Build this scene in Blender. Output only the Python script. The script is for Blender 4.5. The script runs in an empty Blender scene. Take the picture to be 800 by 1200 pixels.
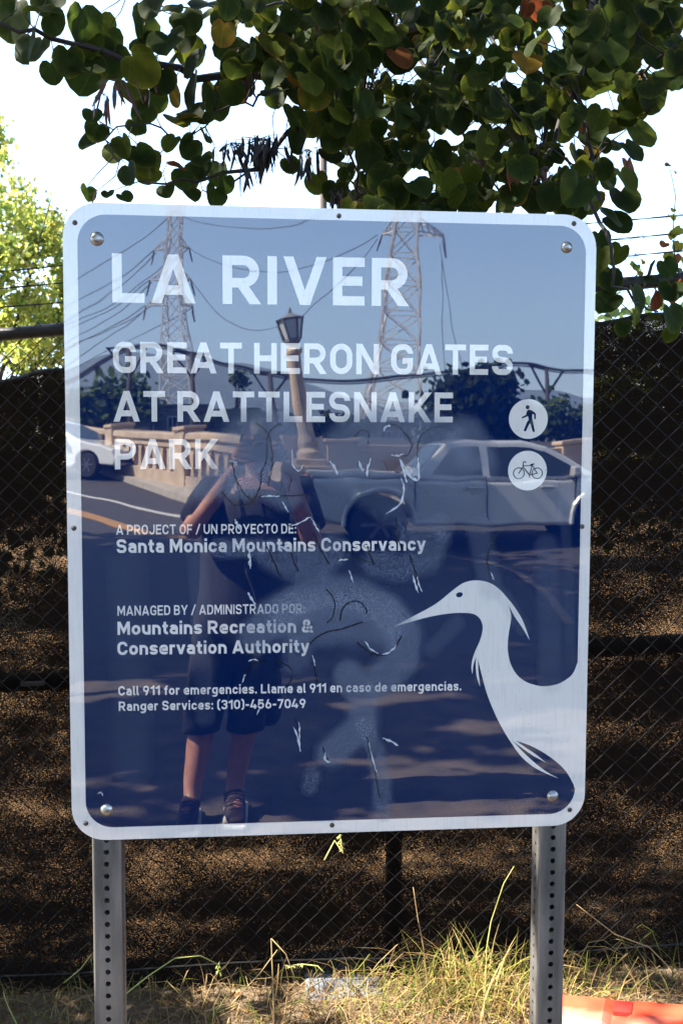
import bpy, bmesh, math, random
import numpy as np
from mathutils import Vector, Matrix
R = random.Random(7)
scn = bpy.context.scene
COL = scn.collection
rad = math.radians

# ------------------------------------------------------------------ camera
F = 1100.0                                   # focal length in photo pixels (photo 800 x 1200)
CAM = Vector((-0.1513, -1.90, 1.53))
YAW, PIT, ROL = 0.0862, -0.0659, 0.0035
_f = Vector((math.sin(YAW)*math.cos(PIT), math.cos(YAW)*math.cos(PIT), math.sin(PIT)))
_r = Vector((math.cos(YAW), -math.sin(YAW), 0)); _u = _r.cross(_f)
_c, _s = math.cos(ROL), math.sin(ROL)
RX, UX = _r*_c+_u*_s, _u*_c-_r*_s
cd = bpy.data.cameras.new('camera'); cam = bpy.data.objects.new('camera', cd); COL.objects.link(cam)
cam.matrix_world = Matrix(((RX.x, UX.x, -_f.x, CAM.x), (RX.y, UX.y, -_f.y, CAM.y), (RX.z, UX.z, -_f.z, CAM.z), (0, 0, 0, 1)))
cd.sensor_width = 36; cd.sensor_fit = 'VERTICAL'; cd.sensor_height = 36; cd.lens = F/1200*36
cd.clip_start = 0.03; cd.clip_end = 20000
cd.dof.use_dof = True; cd.dof.focus_distance = 2.05; cd.dof.aperture_fstop = 9.0
scn.camera = cam

# ------------------------------------------------------------------ sky, sun, exposure
SUN_EL = rad(48)
SUN_H = Vector((-0.998, 0.06)).normalized()
w = bpy.data.worlds.new('World'); scn.world = w; w.use_nodes = True
nt = w.node_tree; bg = nt.nodes['Background']
sky = nt.nodes.new('ShaderNodeTexSky'); sky.sky_type = 'NISHITA'; sky.sun_disc = False
sky.sun_elevation = SUN_EL; sky.sun_rotation = math.atan2(SUN_H.x, SUN_H.y)
sky.air_density = 1.0; sky.dust_density = 0.6; sky.ozone_density = 1.0; sky.altitude = 100
nt.links.new(sky.outputs[0], bg.inputs[0]); bg.inputs[1].default_value = 0.10
sl = bpy.data.lights.new('sun', 'SUN'); sl.energy = 5.0; sl.angle = rad(0.53); sl.color = (1, 0.93, 0.82)
sun = bpy.data.objects.new('sun', sl); COL.objects.link(sun)
sd = Vector((SUN_H.x*math.cos(SUN_EL), SUN_H.y*math.cos(SUN_EL), math.sin(SUN_EL)))
sun.rotation_euler = sd.to_track_quat('Z', 'Y').to_euler(); sun.location = (-20, 8, 25)
scn.view_settings.view_transform = 'Standard'; scn.view_settings.look = 'None'
scn.view_settings.exposure = 2.72; scn.view_settings.gamma = 1
scn.render.engine = 'CYCLES'
cy = scn.cycles
cy.max_bounces = 8; cy.diffuse_bounces = 3; cy.glossy_bounces = 3; cy.transmission_bounces = 4; cy.transparent_max_bounces = 16
cy.volume_bounces = 0; cy.use_denoising = True; cy.caustics_reflective = False; cy.caustics_refractive = False

# ------------------------------------------------------------------ geometry of the view
def ray(px, py): return RX*((px-400)/F) + UX*((600-py)/F) + _f
def at(px, py, y):                           # the point of the plane Y = y that the photo shows at (px, py)
    d = ray(px, py); return CAM + d*((y-CAM.y)/d.y)
def mir(px, py, D):                          # the point a distance D before the sign that its face mirrors at (px, py)
    p = at(px, py, D); return Vector((p.x, -D, p.z))
def gz(x, y):                                # height of the ground
    if y >= 0:
        t = min(1, y/1.0); s = t*t*(3-2*t)
        return s*(-0.250+0.080*max(-3, min(3, x)))
    if y > -9: return 0.0
    if y > -45: return 0.06*(-9-y)
    if y > -70: return max(0, 2.16-0.1*(-45-y))
    return 0.0
def mir_ground(px, py, lift=0.0):
    lo, hi = 0.5, 44.0
    for _ in range(50):
        m = (lo+hi)/2; p = mir(px, py, m)
        if p.z > gz(p.x, p.y)+lift: lo = m
        else: hi = m
    return p

# ------------------------------------------------------------------ mesh and object helpers
def link(name, me, mats, parent=None, loc=None):
    o = bpy.data.objects.new(name, me); COL.objects.link(o)
    for m in (mats if isinstance(mats, (list, tuple)) else [mats]): me.materials.append(m)
    if parent: o.parent = parent
    if loc is not None: o.location = loc
    return o
def thing(name, label, cat, loc=(0, 0, 0), rz=0, group=None):
    o = bpy.data.objects.new(name, None); COL.objects.link(o); o.empty_display_size = .1
    o.location = loc; o.rotation_euler = (0, 0, rz); return tag(o, label, cat, group)
def tag(o, label=None, cat=None, group=None, kind=None):
    if label: o['label'] = label
    if cat: o['category'] = cat
    if group: o['group'] = group
    if kind: o['kind'] = kind
    return o
class MB:                                    # collects faces, builds ONE mesh object
    def __init__(s): s.v = []; s.f = []; s.c = []; s.uv = []; s.mi = []
    def add(s, vs, fs, col=None, uv=None, mi=0):
        b = len(s.v); s.v += [tuple(v) for v in vs]; s.f += [tuple(b+i for i in f) for f in fs]; s.mi += [mi]*len(fs)
        if col is not None: s.c += list(col) if len(col) == len(vs) and not isinstance(col[0], (int, float)) else [tuple(col)]*len(vs)
        if uv is not None: s.uv += uv
    def box(s, c, size, rot=None, mi=0):
        x, y, z = [k/2 for k in size]
        vs = [Vector((a, b, d)) for a in (-x, x) for b in (-y, y) for d in (-z, z)]
        if rot: vs = [rot @ v for v in vs]
        s.add([v+Vector(c) for v in vs], [(0, 1, 3, 2), (4, 6, 7, 5), (0, 4, 5, 1), (2, 3, 7, 6), (0, 2, 6, 4), (1, 5, 7, 3)], mi=mi)
    def tube(s, pts, r, n=6, cap=True, col=None):
        pts = [Vector(p) for p in pts]; rs = r if isinstance(r, (list, tuple)) else [r]*len(pts)
        t = (pts[1]-pts[0]).normalized(); nrm = t.orthogonal().normalized(); vs = []
        for i, p in enumerate(pts):
            a = pts[max(0, i-1)]; b = pts[min(len(pts)-1, i+1)]; t2 = (b-a)
            t2 = t2.normalized() if t2.length > 1e-9 else t
            nrm = (nrm-t2*nrm.dot(t2)); nrm = nrm.normalized() if nrm.length > 1e-6 else t2.orthogonal().normalized()
            bn = t2.cross(nrm)
            vs += [p+(nrm*math.cos(2*math.pi*k/n)+bn*math.sin(2*math.pi*k/n))*rs[i] for k in range(n)]
        fs = [(i*n+k, i*n+(k+1) % n, (i+1)*n+(k+1) % n, (i+1)*n+k) for i in range(len(pts)-1) for k in range(n)]
        if cap and n > 2: fs += [tuple(range(n-1, -1, -1)), tuple(range((len(pts)-1)*n, len(pts)*n))]
        s.add(vs, fs, col=col)
    def lathe(s, prof, n=16, c=(0, 0, 0), M=None):   # profile of (radius, z)
        vs = [Vector((r*math.cos(2*math.pi*k/n), r*math.sin(2*math.pi*k/n), z)) for r, z in prof for k in range(n)]
        if M: vs = [M @ v for v in vs]
        fs = [(i*n+k, i*n+(k+1) % n, (i+1)*n+(k+1) % n, (i+1)*n+k) for i in range(len(prof)-1) for k in range(n)]
        fs += [tuple(range(n-1, -1, -1)), tuple(range((len(prof)-1)*n, len(prof)*n))]
        s.add([v+Vector(c) for v in vs], fs)
    def build(s, name, mats, parent=None, loc=None, smooth=False, bevel=0, seg=2):
        me = bpy.data.meshes.new(name); me.from_pydata(s.v, [], s.f)
        if s.c:
            a = me.color_attributes.new('Col', 'FLOAT_COLOR', 'POINT')
            a.data.foreach_set('color', [k for c in s.c for k in (c[0], c[1], c[2], c[3] if len(c) > 3 else 1)])
        if s.uv:
            u = me.uv_layers.new(name='UV')
            for lp in me.loops: u.data[lp.index].uv = s.uv[lp.vertex_index]
        if any(s.mi): me.polygons.foreach_set('material_index', s.mi)
        if smooth: me.polygons.foreach_set('use_smooth', [True]*len(me.polygons))
        me.update(); o = link(name, me, mats, parent, loc)
        if bevel:
            b = o.modifiers.new('bevel', 'BEVEL'); b.width = bevel; b.segments = seg; b.limit_method = 'ANGLE'; b.angle_limit = rad(35)
        return o
def dup(root, loc, rz, label, group=None):
    r = root.copy(); COL.objects.link(r); r.location = loc; r.rotation_euler = (0, 0, rz); r['label'] = label
    if group: r['group'] = group
    for ch in list(root.children):
        c = ch.copy(); COL.objects.link(c); c.parent = r
        for g in list(ch.children):
            d = g.copy(); COL.objects.link(d); d.parent = c
    return r

# ------------------------------------------------------------------ materials
def nodes(name):
    m = bpy.data.materials.new(name); m.use_nodes = True; t = m.node_tree; p = t.nodes['Principled BSDF']
    def N(kind, **kw):
        n = t.nodes.new(kind)
        for k, v in kw.items():
            if k.startswith('i_'):
                k2 = k[2:]; n.inputs[int(k2) if k2.isdigit() else k2].default_value = v
            else: setattr(n, k, v)
        return n
    return m, t, p, N, t.links.new
def c4(c): return (c[0], c[1], c[2], 1)
def rgbmix(N, L, fac, a, b):
    n = N('ShaderNodeMix', data_type='RGBA')
    if isinstance(fac, (int, float)): n.inputs[0].default_value = fac
    else: L(fac, n.inputs[0])
    for s, i in ((a, 6), (b, 7)):
        if isinstance(s, tuple): n.inputs[i].default_value = c4(s)
        else: L(s, n.inputs[i])
    return n.outputs[2]
def ramp(N, L, src, pts):
    n = N('ShaderNodeValToRGB'); L(src, n.inputs[0]); e = n.color_ramp.elements
    while len(e) < len(pts): e.new(0.5)
    for k, (p, c) in enumerate(pts): e[k].position = p; e[k].color = c4(c) if isinstance(c, tuple) else (c, c, c, 1)
    return n.outputs[0]
def noise(N, L, scale, detail=4, rough=.55, vec=None, coord='Object', stretch=None):
    n = N('ShaderNodeTexNoise', i_Scale=scale, i_Detail=detail, i_Roughness=rough)
    if vec is None:
        vec = N('ShaderNodeTexCoord').outputs[coord]
    if stretch:
        mp = N('ShaderNodeMapping', i_Scale=stretch); L(vec, mp.inputs[0]); vec = mp.outputs[0]
    L(vec, n.inputs['Vector']); return n.outputs['Fac']
def mat(name, a, b=None, scale=8, rough=.6, metal=0, bump=0, bscale=None, coat=0, spec=.5, stretch=None, lo=.35, hi=.65, detail=5):
    m, t, p, N, L = nodes(name)
    b = b or tuple(k*.7 for k in a)
    nz = noise(N, L, scale, detail, stretch=stretch)
    L(ramp(N, L, nz, [(lo, a), (hi, b)]), p.inputs['Base Color'])
    p.inputs['Roughness'].default_value = rough; p.inputs['Metallic'].default_value = metal
    p.inputs['Specular IOR Level'].default_value = spec; p.inputs['Coat Weight'].default_value = coat; p.inputs['Coat Roughness'].default_value = .05
    if bump:
        bn = N('ShaderNodeBump', i_Strength=1.0, i_Distance=bump); L(noise(N, L, bscale or scale*3, 6, .6), bn.inputs['Height']); L(bn.outputs[0], p.inputs['Normal'])
    return m

def sign_mat(name, a, b, dirt=.25):          # printed sheet under a clear glossy film, gently wavy
    m, t, p, N, L = nodes(name)
    base = ramp(N, L, noise(N, L, 5, 4), [(.3, a), (.7, b)])
    streak = ramp(N, L, noise(N, L, 30, 5, .6, stretch=(6, 1, .5)), [(.5, 0.0), (.8, dirt)])
    base = rgbmix(N, L, streak, base, (.26, .25, .23))
    dots = ramp(N, L, noise(N, L, 150, 3, .6), [(.685, 0.0), (.735, .6)])
    base = rgbmix(N, L, dots, base, (.10, .085, .07))
    L(base, p.inputs['Base Color'])
    p.inputs['Roughness'].default_value = .55; p.inputs['Specular IOR Level'].default_value = 0
    p.inputs['Coat Weight'].default_value = 1; p.inputs['Coat IOR'].default_value = SIGN_IOR
    L(ramp(N, L, noise(N, L, 11, 6, .65), [(.45, .004), (.80, .028)]), p.inputs['Coat Roughness'])
    b1 = N('ShaderNodeBump', i_Strength=1.0, i_Distance=.0006); L(noise(N, L, 4.5, 2, .35), b1.inputs['Height'])
    L(b1.outputs[0], p.inputs['Coat Normal']); return m
SIGN_IOR = 2.3
M_white = sign_mat('sign_white', (.86, .79, .71), (.80, .735, .66), .22)
M_navy = sign_mat('sign_navy', (.0007, .0110, .060), (.0011, .0135, .070), .006)
M_galv = mat('galvanised_steel', (.29, .275, .255), (.10, .098, .092), 18, .5, .6, .0002, 150, stretch=(1, 1, .15))
M_bolt = mat('bolt_zinc', (.45, .44, .42), (.25, .24, .22), 120, .32, .9)
M_screw = mat('screw_rusty', (.16, .14, .12), (.05, .035, .025), 200, .5, .6)
M_black = mat('black_coated_steel', (.006, .0055, .0055), (.013, .012, .011), 30, .5, .0, spec=.3)
M_bark = mat('bark', (.05, .036, .028), (.022, .016, .013), 30, .85, 0, .004, 60)
M_twig = mat('twig', (.028, .02, .016), (.014, .011, .01), 60, .8)
M_pod = mat('dry_pod', (.10, .022, .012), (.035, .012, .009), 25, .5)
M_poddk = mat('dark_pod', (.016, .008, .007), (.008, .005, .005), 25, .55)
M_conc = mat('old_concrete', (.52, .40, .285), (.40, .30, .21), 3, .85, 0, .004, 40)
M_kerb = mat('kerb_concrete', (.40, .35, .29), (.30, .26, .22), 4, .9, 0, .003, 60)
M_wood = mat('pole_wood', (.07, .045, .03), (.04, .026, .018), 8, .85, 0, .003, 40, stretch=(6, 6, .4))
M_dkwood = mat('dark_pole_wood', (.055, .045, .04), (.03, .026, .025), 8, .85)
M_steel = mat('tower_steel', (.62, .61, .60), (.48, .48, .48), 1.5, .6, 0)
M_cable = mat('cable', (.02, .02, .022), (.03, .03, .03), 5, .6)
M_ceramic = mat('insulator', (.10, .07, .06), (.07, .05, .045), 5, .3)
M_glassdk = mat('car_glass', (.012, .016, .018), (.016, .02, .022), 2, .03, 0, spec=.8)
M_tyre = mat('tyre', (.015, .015, .015), (.022, .021, .02), 30, .85)
M_rim = mat('alloy', (.22, .22, .225), (.15, .15, .155), 10, .4, .8)
M_silver = mat('silver_paint', (.60, .60, .59), (.54, .54, .53), 2, .34, .25, coat=1)
M_carwhite = mat('white_paint', (.78, .78, .77), (.72, .72, .71), 2, .3, 0, coat=1)
M_plastic = mat('dark_trim', (.02, .02, .021), (.028, .028, .028), 20, .6)
M_lamp = mat('lamp_glass', (.75, .78, .80), (.65, .68, .70), 5, .08)
M_red = mat('tail_red', (.35, .01, .01), (.25, .01, .01), 5, .15)
M_skin = mat('skin', (.40, .19, .12), (.32, .14, .09), 25, .5)
M_shirt = mat('dark_shirt', (.028, .032, .045), (.018, .02, .03), 9, .9, 0, .004, 14)
M_shorts = mat('dark_shorts', (.020, .022, .028), (.012, .014, .018), 9, .9, 0, .004, 14)
M_hair = mat('hair', (.03, .02, .014), (.014, .01, .008), 60, .55)
M_shoe = mat('shoe', (.04, .016, .016), (.02, .012, .012), 20, .7)
M_sole = mat('white_sole', (.5, .48, .45), (.38, .36, .34), 20, .7)
M_bag = mat('black_bag', (.012, .012, .014), (.02, .02, .022), 20, .75)
M_orange = None

# ================================================================== SETTING
def sheet(name, xs, ys, lift, m, kind='structure'):
    vs = [(x, y, gz(x, y)+lift) for y in ys for x in xs]; n = len(xs)
    fs = [(j*n+i, j*n+i+1, (j+1)*n+i+1, (j+1)*n+i) for j in range(len(ys)-1) for i in range(n-1)]
    mb = MB(); mb.add(vs, fs); return tag(mb.build(name, m, smooth=True), kind=kind)
def dirt_mat():
    m, t, p, N, L = nodes('dirt')
    big = ramp(N, L, noise(N, L, 1.3, 6, .6), [(.3, (.10, .065, .038)), (.55, (.17, .115, .068)), (.75, (.07, .052, .028))])
    fine = ramp(N, L, noise(N, L, 60, 5, .7), [(.35, (.04, .028, .018)), (.62, (.24, .17, .10))])
    L(rgbmix(N, L, .55, big, fine), p.inputs['Base Color']); p.inputs['Roughness'].default_value = .95
    b = N('ShaderNodeBump', i_Strength=1.0, i_Distance=.02); L(noise(N, L, 40, 8, .7), b.inputs['Height']); L(b.outputs[0], p.inputs['Normal']); return m
def asphalt_mat():
    m, t, p, N, L = nodes('asphalt')
    big = ramp(N, L, noise(N, L, .5, 6, .6), [(.3, (.040, .036, .034)), (.7, (.024, .022, .022))])
    fine = ramp(N, L, noise(N, L, 140, 4, .7), [(.35, (.012, .012, .012)), (.68, (.085, .075, .066))])
    L(rgbmix(N, L, .5, big, fine), p.inputs['Base Color']); p.inputs['Roughness'].default_value = .7
    b = N('ShaderNodeBump', i_Strength=1.0, i_Distance=.006); L(noise(N, L, 130, 6, .7), b.inputs['Height']); L(b.outputs[0], p.inputs['Normal']); return m
M_dirt, M_asph = dirt_mat(), asphalt_mat()
M_grav = mat('gravel', (.115, .085, .060), (.035, .03, .027), 5, .9, 0, .006, 120, lo=.3, hi=.7, detail=8)
def span(*segs):
    out = []
    for a, b, n in segs: out += [a+(b-a)*k/n for k in range(n)]
    return out+[segs[-1][1]]
sheet('ground', span((-5000, -200, 6), (-200, -10, 8), (-10, -3, 6), (-3, 3, 30), (3, 10, 6), (10, 200, 8), (200, 5000, 6)),
      span((-5200, -300, 8), (-300, -70, 6), (-70, -45, 4), (-45, -9, 6), (-9, 0, 4), (0, 1.2, 16), (1.2, 4, 6), (4, 40, 6), (40, 5000, 8)), 0, M_dirt)
sheet('road', span((-60, 60, 12)), span((-46, -45, 1), (-45, -9, 8), (-9, -5.2, 3)), .004, M_asph)
sheet('gravel_shoulder', span((-60, 60, 12)), span((-5.2, -0.7, 5)), .003, M_grav)

# hills: a long ridge of dry chaparral, three kilometres off
def ridge(name, D, prof, thick, m, seed):
    rg = random.Random(seed); mb = MB(); ph = [rg.uniform(0, 6) for _ in range(8)]
    xs = [mir(p, 527, D).x for p, _ in prof]
    zs = [mir(p, q, D).z for p, q in prof]
    n = 160; x0, x1 = xs[0], xs[-1]; vs = []
    rows = [(0, 0), (.25, .45), (.45, .8), (.6, 1.0), (1.0, .4), (1.4, 0)]
    for i in range(n+1):
        x = x0+(x1-x0)*i/n; z = np.interp(x, xs, zs)
        for d, hfac in rows:
            wob = sum(math.sin(x/D*k*9+ph[k]+d*5*k)/k for k in range(1, 8))*.025
            vs.append((x+wob*D*.1, -(D-thick*.6+d*thick), max(-2, (hfac+wob*(1 if 0 < hfac < 1 else .5))*z)))
    k = len(rows); mb.add(vs, [(i*k+j, (i+1)*k+j, (i+1)*k+j+1, i*k+j+1) for i in range(n) for j in range(k-1)])
    return tag(mb.build(name, m, smooth=True), kind='structure')
M_hill = mat('chaparral', (.05, .05, .036), (.025, .03, .022), .012, .95, detail=8)
ridge('hills', 3200, [(-600, 470), (-300, 452), (-100, 446), (60, 436), (95, 428), (130, 417), (165, 414), (200, 416), (245, 419), (300, 428), (345, 443), (400, 462), (450, 478), (520, 476), (580, 462), (640, 458), (700, 463), (900, 470), (1200, 480)], 900, M_hill, 3)

# haze over the whole valley
hz = bpy.data.materials.new('haze'); hz.use_nodes = True; ht = hz.node_tree; ht.nodes.clear()
ho = ht.nodes.new('ShaderNodeOutputMaterial'); hv = ht.nodes.new('ShaderNodeVolumePrincipled')
hv.inputs['Color'].default_value = (.50, .70, 1, 1); hv.inputs['Density'].default_value = .00019; hv.inputs['Anisotropy'].default_value = .2
ht.links.new(hv.outputs[0], ho.inputs['Volume'])
hb = MB(); hb.box((0, -100, 262), (9600, 9600, 530)); tag(hb.build('haze', hz), kind='stuff')

# ---- road beyond the camera: pavement by the parapet, painted lines
RA, RB = mir(255, 598, 14.3), mir(150, 555, 22.3)        # foot of the bridge parapet, near and far
rdir = Vector((RB.x-RA.x, RB.y-RA.y)).normalized(); rn = Vector((rdir.y, -rdir.x))
if rn.x > 0: rn = -rn                                     # towards the bridge roadway
def strip(name, pts, wid, lift, m, thick=0, parent=None):
    mb = MB(); vs = []; n = len(pts)
    for i, p in enumerate(pts):
        a, b = pts[max(0, i-1)], pts[min(n-1, i+1)]; t = Vector((b[0]-a[0], b[1]-a[1])).normalized(); q = Vector((-t.y, t.x))*wid/2
        for sgn in (-1, 1): x, y = p[0]+q.x*sgn, p[1]+q.y*sgn; vs.append((x, y, gz(x, y)+lift))
    fs = [(2*i, 2*i+2, 2*i+3, 2*i+1) for i in range(n-1)]
    if thick:
        b = len(vs); vs += [(x, y, z-thick) for x, y, z in vs]
        fs += [(2*i+b, 2*i+1+b, 2*i+3+b, 2*i+2+b) for i in range(n-1)]
        fs += [(2*i, 2*i+b, 2*i+2+b, 2*i+2) for i in range(n-1)]+[(2*i+1, 2*i+3, 2*i+3+b, 2*i+1+b) for i in range(n-1)]
        fs += [(0, 1, 1+b, b), (2*n-2, 2*n-2+b, 2*n-1+b, 2*n-1)]
    mb.add(vs, fs); return tag(mb.build(name, m, parent), kind='structure')
LP = mir(362, 600, 14.9)                                  # foot of the lamp pedestal at the parapet's corner
far = RA+(RB-RA)*3.2
pv = [Vector((LP.x+6, LP.y-.1)), Vector((LP.x, LP.y))+Vector((0.1, .35))]+[Vector((LP.x, LP.y))+rn*.4+(Vector((far.x, far.y))-Vector((LP.x, LP.y)))*k/6 for k in range(0, 7)]
strip('sidewalk', [(p.x, p.y) for p in pv[2:]], 2.2, .15, M_kerb, .15)
strip('sidewalk', [(LP.x-.2, LP.y+.15), (LP.x+4, LP.y+.15), (LP.x+12, LP.y+.1)], 2.0, .153, M_kerb, .15)
M_pwhite = mat('road_paint_white', (.55, .54, .5), (.36, .34, .31), 20, .7)
M_pyel = mat('road_paint_yellow', (.42, .20, .05), (.26, .15, .06), 14, .7)
M_pfade = mat('road_paint_faded', (.26, .17, .10), (.14, .11, .09), 9, .8)
def gline(name, px, wid, m):
    pts = [mir_ground(*p, .008) for p in px]
    strip(name, [(p.x, p.y) for p in pts], wid, .008, m)
gline('white_lane_line', [(60, 577), (100, 583), (150, 592), (200, 602), (255, 613), (330, 626)], .16, M_pwhite)
gline('yellow_lane_line', [(60, 595), (100, 606), (140, 617), (180, 625), (240, 634), (300, 640)], .30, M_pyel)
gline('yellow_turning_line', [(370, 637), (440, 641), (500, 645), (540, 652), (571, 657), (609, 671), (640, 693), (668, 730)], .10, M_pfade)
gline('white_edge_line', [(330, 623), (380, 624), (420, 624)], .14, M_pwhite)

# ================================================================== SIGN
SW, SH, SZ = 1.067, 1.275, 1.3724                         # width, height, height of its middle
def sp(px, py): p = at(px, py, 0); return (p.x, p.z)
def rrect(x0, z0, x1, z1, r, n=10):
    out = []
    for cx, cz, a in ((x1-r, z0+r, -90), (x1-r, z1-r, 0), (x0+r, z1-r, 90), (x0+r, z0+r, 180)):
        out += [(cx+r*math.cos(rad(a+90*k/n)), cz+r*math.sin(rad(a+90*k/n))) for k in range(n+1)]
    return out
def flat(name, polys, y, m, parent, thick=0):
    bm = bmesh.new()
    for po in polys:
        vs = [bm.verts.new((x, y, z)) for x, z in po]
        f = bm.faces.new(vs)
        f.normal_update()
        if f.normal.y > 0: f.normal_flip()
    if thick:
        r = bmesh.ops.extrude_face_region(bm, geom=bm.faces[:])
        for v in [g for g in r['geom'] if isinstance(g, bmesh.types.BMVert)]: v.co.y += thick
        bmesh.ops.recalc_face_normals(bm, faces=bm.faces)
    else: bmesh.ops.triangulate(bm, faces=bm.faces[:])
    me = bpy.data.meshes.new(name); bm.to_mesh(me); bm.free(); return link(name, me, m, parent)
sign = thing('park_sign', 'large navy and white park entrance sign with a heron, bolted to two perforated steel posts', 'sign')
flat('sign_panel', [rrect(-SW/2, SZ-SH/2, SW/2, SZ+SH/2, .068)], 0, M_white, sign, .004)
x0, z1 = sp(91, 253); x1, z0 = sp(675, 953); x0b = sp(100.5, 950)[0]; x1b = sp(684, 270)[0]
NX0, NX1 = (x0+x0b)/2, (x1+x1b)/2; NZ1 = (sp(160, 253)[1]+sp(640, 263.5)[1])/2; NZ0 = (sp(160, 969)[1]+sp(620, 954)[1])/2
flat('printed_background', [rrect(NX0, NZ0, NX1, NZ1, .055)], -.0004, M_navy, sign)

# ---- lettering drawn from strokes
def rnd(pts, r, closed=False, n=7):
    pts = [Vector(p) for p in pts]; rr = r if isinstance(r, (list, tuple)) else [r]*len(pts); out = []; m = len(pts)
    for i, p in enumerate(pts):
        if not closed and i in (0, m-1) or rr[i] <= 0: out.append(p); continue
        a = pts[(i-1) % m]-p; b = pts[(i+1) % m]-p
        la, lb = a.length, b.length; a /= la; b /= lb
        ang = a.angle(b); t = rr[i]/math.tan(ang/2)
        ma = la if (not closed and i == 1) else la/2*1.0
        mb_ = lb if (not closed and i == m-2) else lb/2*1.0
        t = min(t, ma*.999, mb_*.999); q = t*math.tan(ang/2)
        cen = p+(a+b).normalized()*(q/math.sin(ang/2))
        s, e = p+a*t-cen, p+b*t-cen
        a0 = math.atan2(s.y, s.x); d = math.atan2(e.y, e.x)-a0
        while d > math.pi: d -= 2*math.pi
        while d < -math.pi: d += 2*math.pi
        out += [cen+Vector((math.cos(a0+d*k/n), math.sin(a0+d*k/n)))*q for k in range(n+1)]
    return out
def ribbon(pts, wid, closed=False):
    n = len(pts); L = []; Rr = []
    for i in range(n):
        if closed: a, b = pts[(i-1) % n], pts[(i+1) % n]
        else: a, b = pts[max(0, i-1)], pts[min(n-1, i+1)]
        p = pts[i]; d1 = (p-a); d2 = (b-p)
        if d1.length < 1e-9: d1 = d2
        if d2.length < 1e-9: d2 = d1
        d1 = d1.normalized(); d2 = d2.normalized(); t = (d1+d2)
        t = t.normalized() if t.length > 1e-6 else d1
        nn = Vector((-t.y, t.x)); k = 1/max(.3, nn.dot(Vector((-d1.y, d1.x))))
        L.append(p+nn*wid/2*k); Rr.append(p-nn*wid/2*k)
    m = n if closed else n-1
    return [[Rr[i], Rr[(i+1) % n], L[(i+1) % n], L[i]] for i in range(m)]
def clip(poly, lo, hi):
    for sgn, lim in ((1, lo), (-1, -hi)):
        out = []
        for i in range(len(poly)):
            a, b = poly[i], poly[(i+1) % len(poly)]; da, db = a.y*sgn-lim, b.y*sgn-lim
            if da >= 0: out.append(a)
            if da*db < 0: out.append(a+(b-a)*(da/(da-db)))
        poly = out
        if len(poly) < 3: return []
    return poly
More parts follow.
